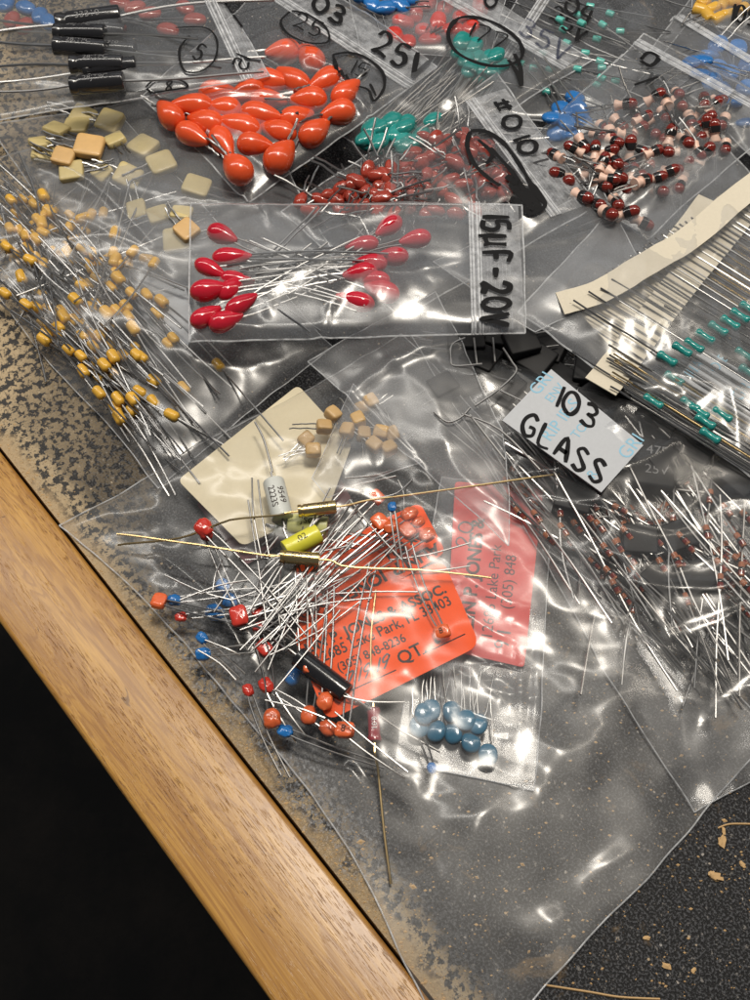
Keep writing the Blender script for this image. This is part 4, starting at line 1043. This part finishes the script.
LC = [
 (204,528,.9,300,636,.9,dropb,'red2','red drop capacitor highest of the loose ones beside the cream card',1.2),
 (206,534,.6,262,650,.6,dropb,'red2','red drop capacitor just under the topmost red drop',.9),
 (159,601,.6,285,628,.8,boxy,'orange2','rust orange square capacitor at the far left tip of the loose parts',1.05),
 (181,617,.5,300,600,.6,roundb,'red2','small red capacitor just right of the far left rust one',.8),
 (239,616,.9,312,598,.8,boxy,'red2','bright red square capacitor with two dimples near the centre left',1.25),
 (258,612,.7,330,575,.7,roundb,'red2','narrow red capacitor touching the right side of the bright square one',.9),
 (260,627,.6,322,570,.6,dropb,'red2','narrow red capacitor just below its twin beside the bright square one',.85),
 (264,648,.7,338,568,.8,boxy,'red2','red capacitor below the bright square one with leads rising right',1.0),
 (312,666,.9,306,520,.9,boxy,'orange2','orange square capacitor with leads pointing straight up across the tag',1.15),
 (266,685,.6,300,735,.4,roundb,'red2','ink-marked red capacitor at the lower left of the heap',1.05),
 (272,718,.6,262,640,.8,dropb,'orange2','orange capacitor at the lowest left of the heap',1.1),
 (325,701,.88,332,590,.9,dropb,'orange2','orange capacitor upper of three beside the black cylinder',1.0),
 (309,715,.6,322,610,.9,dropb,'orange2','orange capacitor left of three beside the black cylinder',1.05),
 (328,728,.55,270,690,.5,dropb,'orange2','orange capacitor lowest of three beside the black cylinder',1.0),
 (345,730,.85,374,565,1.0,boxy,'orange2','orange square capacitor below the tag with scribbled marking',1.1,'8'),
 (442,632,.92,413,548,1.0,boxy,'orange2','rust orange capacitor resting on the tag near its right corner',1.0,'8'),
 (377,497,.9,258,612,.8,boxy,'orange2','orange capacitor uppermost of the rust cluster by the small blue drop',.95),
 (380,522,.9,238,628,.8,boxy,'orange2','rust capacitor with squared end at left of the rust cluster',1.15),
 (391,527,.95,252,646,.8,dropb,'orange2','slim rust capacitor standing in the middle of the rust cluster',1.0),
 (409,514,.8,262,618,.8,roundb,'orange2','round rust capacitor at the top right of the rust cluster',1.15),
 (407,531,.9,256,640,.8,boxy,'orange2','rust capacitor at the bottom centre of the rust cluster',1.05),
 (427,535,.8,280,620,.8,roundb,'orange2','round rust capacitor at the right end of the rust cluster',1.15),
 (418,522,.7,285,600,.7,roundb,'orange2','rust capacitor half hidden behind the round ones',.95),
 (174,600,.5,290,590,.6,roundb,'blue','blue capacitor touching the far left rust one',.95),
 (224,586,.5,300,640,.6,dropb,'blue','blue capacitor behind the long silver leads',1.0),
 (231,600,.5,330,620,.6,dropb,'blue','blue capacitor just above the bright red square one',1.0),
 (215,613,.4,305,640,.6,dropb,'blue','blue capacitor left of the bright red square one',1.1),
 (202,638,.6,240,675,.5,roundb,'blue','dark blue capacitor upper of the lone pair at the left fold',.85),
 (203,654,.6,285,645,.6,roundb,'blue','blue capacitor lower of the lone pair at the left fold',1.0),
 (293,677,.4,330,590,.6,dropb,'blue','dark blue capacitor under the crossing leads left of the tag',1.0),
 (285,731,.5,380,762,.3,roundb,'blue','blue capacitor beneath the lowest left orange one',1.0),
 (392,507,1.1,400,570,.9,roundb,'blue','bright blue drop at the top of the rust cluster',.72),
 (432,768,.4,424,740,.5,dropb,'blue','small blue drop hanging below the narrow pouch',.62),
 (248,690,.5,284,776,.5,roundb,'red2','red capacitor with leads trailing down over the clear plastic',.85),
]
for q in LC: loose_cap(*q[:9], sc_=q[9]*.68, ink=q[10] if len(q) > 10 else None)
# axial loose parts
def loose_axial(name, px, py, z, a, prof, mat, la, lb, leadmat, label, cat, text=None, tsize=.2, tmat='print', roll=0.0, r=.024, tz=None, matlist=None):
    c0 = P(px, py, z); h = pang(px, py, a, z); o = empty(name, c0, (0, 0, h))
    bd = MB().lathe(prof, 20, matlist).build('body', mat if isinstance(mat, list) else M[mat], o)
    Mi = Matrix.Rotation(-h, 3, 'Z'); e = prof[-1][0]
    for sgn_, tp in ((-1, la), (1, lb)):
        pts = [Vector((sgn_*(e-.02), 0, 0)), Vector((sgn_*(e+.25), 0, 0))]
        ctrl = [P(*q)-c0 for q in tp]; ctrl = [Mi @ q for q in ctrl]
        allp = pts+ctrl
        xy = smooth([(q.x, q.y) for q in allp], 5); n_ = len(xy)-1; zz = [q.z for q in allp]; out = []
        for i, (x, y) in enumerate(xy):
            t = i/n_*(len(zz)-1); k = min(len(zz)-2, int(t)); out.append((x, y, zz[k]+(zz[k+1]-zz[k])*(t-k)))
        lead(out, r, M[leadmat], o)
    if text:
        rr = max(q[1] for q in prof)+.004
        textmesh(text, tsize, M[tmat], bd, Matrix.Rotation(roll, 4, 'X'), bend=rr)
    tag(o, label, cat); return o
gp = [(-.40, .04), (-.40, .13), (-.38, .14), (-.33, .14), (-.32, .12), (-.29, .12), (-.28, .14), (.37, .14), (.40, .13), (.40, .04)]
loose_axial('tantalum_capacitor', 317, 509, 1.25, -7, gp, 'goldbody', [(280, 515, 1.2), (230, 520, 1.1), (180, 538, .8), (118, 545, .5)], [(370, 500, 1.2), (430, 492, 1.1), (560, 474, .9)], 'gold', 'gold metal can capacitor uppermost of two, with long brass leads', 'capacitor', '+ 1.500', .16, 'print')
loose_axial('tantalum_capacitor', 300, 558, 1.2, 5, gp, 'goldbody', [(270, 556, 1.2), (200, 545, 1.1), (117, 534, .8)], [(350, 567, 1.2), (420, 570, 1.1), (491, 578, .9)], 'gold', 'gold metal can capacitor lower of two, beside the yellow sleeve', 'capacitor', '1600 50', .15, 'print')
loose_axial('film_capacitor', 302, 542, 1.0, -28, capsule(.80, .22, .1), 'lemon', [(286, 552, .9), (262, 572, .8), (250, 620, .6)], [(325, 528, .9), (350, 500, .8)], 'lead', 'lemon yellow sleeved capacitor between the gold cans', 'capacitor', '.02', .2)
loose_axial('film_capacitor', 308, 526, .75, 5, capsule(.85, .24, .1), 'palelemon', [(286, 525, .7), (260, 560, .5)], [(345, 530, .7), (400, 545, .6)], 'lead', 'pale yellow sleeved capacitor behind the lemon one', 'capacitor', 'JSC', .2)
loose_axial('film_capacitor', 292, 531, .6, 15, capsule(.7, .24, .1), 'white', [(280, 532, .5), (262, 545, .4)], [(330, 540, .5), (360, 545, .4)], 'lead', 'stubby white capacitor peeping out beneath the pale yellow one', 'capacitor')
loose_axial('film_capacitor', 278, 500, 1.0, 76, capsule(.95, .235, .1), 'white', [(272, 470, 1.0), (264, 440, 1.0), (255, 422, 1.0)], [(284, 530, 1.0), (300, 570, .9), (318, 640, .8)], 'lead', 'pale grey tubular capacitor printed 9549 lying across the cream card', 'capacitor', '9549\n2223S', .21, 'print', math.pi*0)
loose_axial('film_capacitor', 322, 675, .85, 38, capsule(1.25, .215, .12), 'black', [(290, 652, .8), (262, 630, .7), (240, 612, .6)], [(360, 702, .8), (400, 730, .5), (440, 752, .4)], 'lead2', 'black cylindrical capacitor lying against the orange tag', 'capacitor')
mp = [(-.33, .04), (-.33, .13), (-.27, .14), (-.2, .12), (.2, .12), (.27, .14), (.33, .13), (.33, .04)]
loose_axial('resistor', 374, 725, .6, 88, mp, 'maroonres', [(372, 690, .7), (371, 640, .8), (376, 590, .9)], [(378, 770, .4), (384, 830, .25), (391, 884, .12)], 'gold', 'maroon resistor standing on end below the orange tag', 'resistor', '0.01', .15, 'whiteprint')
# tangle of leads crossing the heap
rnd = random.Random(3)
wl = [((330,594),(420,592)),((255,610),(340,515)),((262,625),(358,505)),((240,650),(350,530)),((256,635),(364,515)),((248,650),(352,500)),((262,600),(345,488)),((270,640),(372,520)),((283,650),(395,545)),((296,560),(330,488)),((245,560),(352,545)),((260,580),(338,498)),
      ((270,655),(362,600)),((255,672),(340,560)),((240,630),(330,600)),((252,478),(262,560)),((258,480),(270,560)),((248,500),(266,620)),((312,560),(268,670)),((300,540),(250,610)),((350,500),(402,560)),((322,528),(392,538)),((213,590),(222,560)),((240,572),(214,612)),((300,590),(360,572)),((290,612),(372,598)),
      ((335,712),(408,772)),((328,720),(405,778)),((390,560),(470,543)),((400,570),(470,566)),((330,692),(405,702)),((265,700),(325,718)),((345,478),(392,470)),((352,486),(396,476)),((378,498),(412,480)),((398,480),(404,512)),((205,640),(240,655)),((198,650),(236,680)),((165,575),(232,600)),((180,600),(250,580)),((295,565),(300,660)),((280,570),(286,650)),((340,540),(282,622)),((352,540),(302,600)),((232,600),(320,575)),((275,690),(340,610))]
wcls = {}
for i, (a, b_) in enumerate(wl):
    z0 = rnd.uniform(.78, 1.15); mx, my = (a[0]+b_[0])/2+rnd.uniform(-5, 5), (a[1]+b_[1])/2+rnd.uniform(-5, 5)
    lw_ = loose_wire([(*a, z0), (mx, my, z0+rnd.uniform(-.05, .12)), (*b_, z0+rnd.uniform(-.15, .1))], name='lead_wire', mat='lead' if rnd.random() < .6 else 'lead2', r=.019,
        group='silver lead wires in the tangle')
    an_ = math.degrees(math.atan2(a[1]-b_[1], b_[0]-a[0])) % 180
    cl_ = 'upright' if 68 < an_ < 112 else 'level' if an_ < 18 or an_ > 162 else 'rising' if an_ < 90 else 'falling'
    wcls.setdefault(cl_, []).append((lw_, mx, my))
for k_, its in wcls.items():
    rank(its, {'upright': 'nearly upright silver wire in the tangle', 'level': 'nearly level silver wire in the tangle', 'rising': 'silver wire rising rightward in the tangle', 'falling': 'silver wire falling rightward in the tangle'}[k_], 'wire', 'silver lead wires in the tangle', '', max(1, round(len(its)/5)))

# stub wires beside the beige pouch removed; crumbs of wood and dust on the bench
def crumb(px, py, s_, seed):
    mb = MB(); mb.blob(s_, s_*.55, s_*.22, .9, .8, 10, 6, bump=.9, seed=seed*3.7)
    return mb.build('wood_chip', M['chipwood'], loc=P(px, py, s_*.16+.01), rot=(0, 0, seed*1.3))
for i, (x, y, s_, lb) in enumerate(((722,842,.12,'pale chip of wood shaped like a hook on the bare black bench'), (715,876,.13,'tan sliver of wood below the hooked chip'), (694,970-0,.06,'tiny tan crumb near the bottom right'),
        (742,864,.07,'tiny pale crumb against the right edge of the bench'), (647,938,.06,'small tan crumb under the big bag corner'), (724,771+60,.06,'small crumb next to the hooked wood chip'), (667,966,.08,'brownish crumb in the lower right corner'))):
    tag(crumb(x, y, s_, i+1), lb, 'wood chip', 'wood chips on the bare bench')
mb = MB(); rr = random.Random(5); c0 = E0.copy()
for k in range(2600):
    if k < 1300:
        t = rr.uniform(-2, 22); q = E0+ed*t-perp*abs(rr.gauss(.08, .22)); s_ = rr.uniform(.006, .022)
    else:
        q = P(rr.uniform(330, 760), rr.uniform(600, 1010), 0)+Vector((0, 0, 0)); s_ = rr.uniform(.006, .022)
        if rr.random() < .04: s_ *= 2
    if (q-E0).dot(-perp) < .07: continue
    q.z = .003
    a = rr.uniform(0, 6.3); ca, sa = math.cos(a)*s_*rr.uniform(1, 2.4), math.sin(a)*s_
    mb.add([q+Vector((ca, sa, 0)), q+Vector((-sa*.6, ca*.6, 0)), q+Vector((-ca, -sa, 0)), q+Vector((sa*.6, -ca*.6, 0)), q+Vector((0, 0, s_*.7))], [(0, 1, 4), (1, 2, 4), (2, 3, 4), (3, 0, 4)])
tag(mb.build('sawdust', M['chipwood'], smooth=False), 'fine tan sawdust scattered over the bench beside the oak edging', 'sawdust', kind='stuff')
def fibre(pl, r=.012, lb=None):
    c0 = P(pl[0][0], pl[0][1], .02); q = [P(x, y, .02)-c0 for x, y in smooth(pl, 4)]
    tag(MB().tube(q, r, 5).build('wood_fibre', M['chipwood'], loc=c0), lb, 'fibre', 'wood fibres on the bare bench')
fibre([(545, 985), (590, 992), (620, 997), (660, 999)], .02, 'long tan fibre along the bottom edge of the bench')
fibre([(718, 828), (730, 824), (752, 824)], .018, 'tan fibre running off the right edge above the wood chips')
bpy.context.view_layer.update()
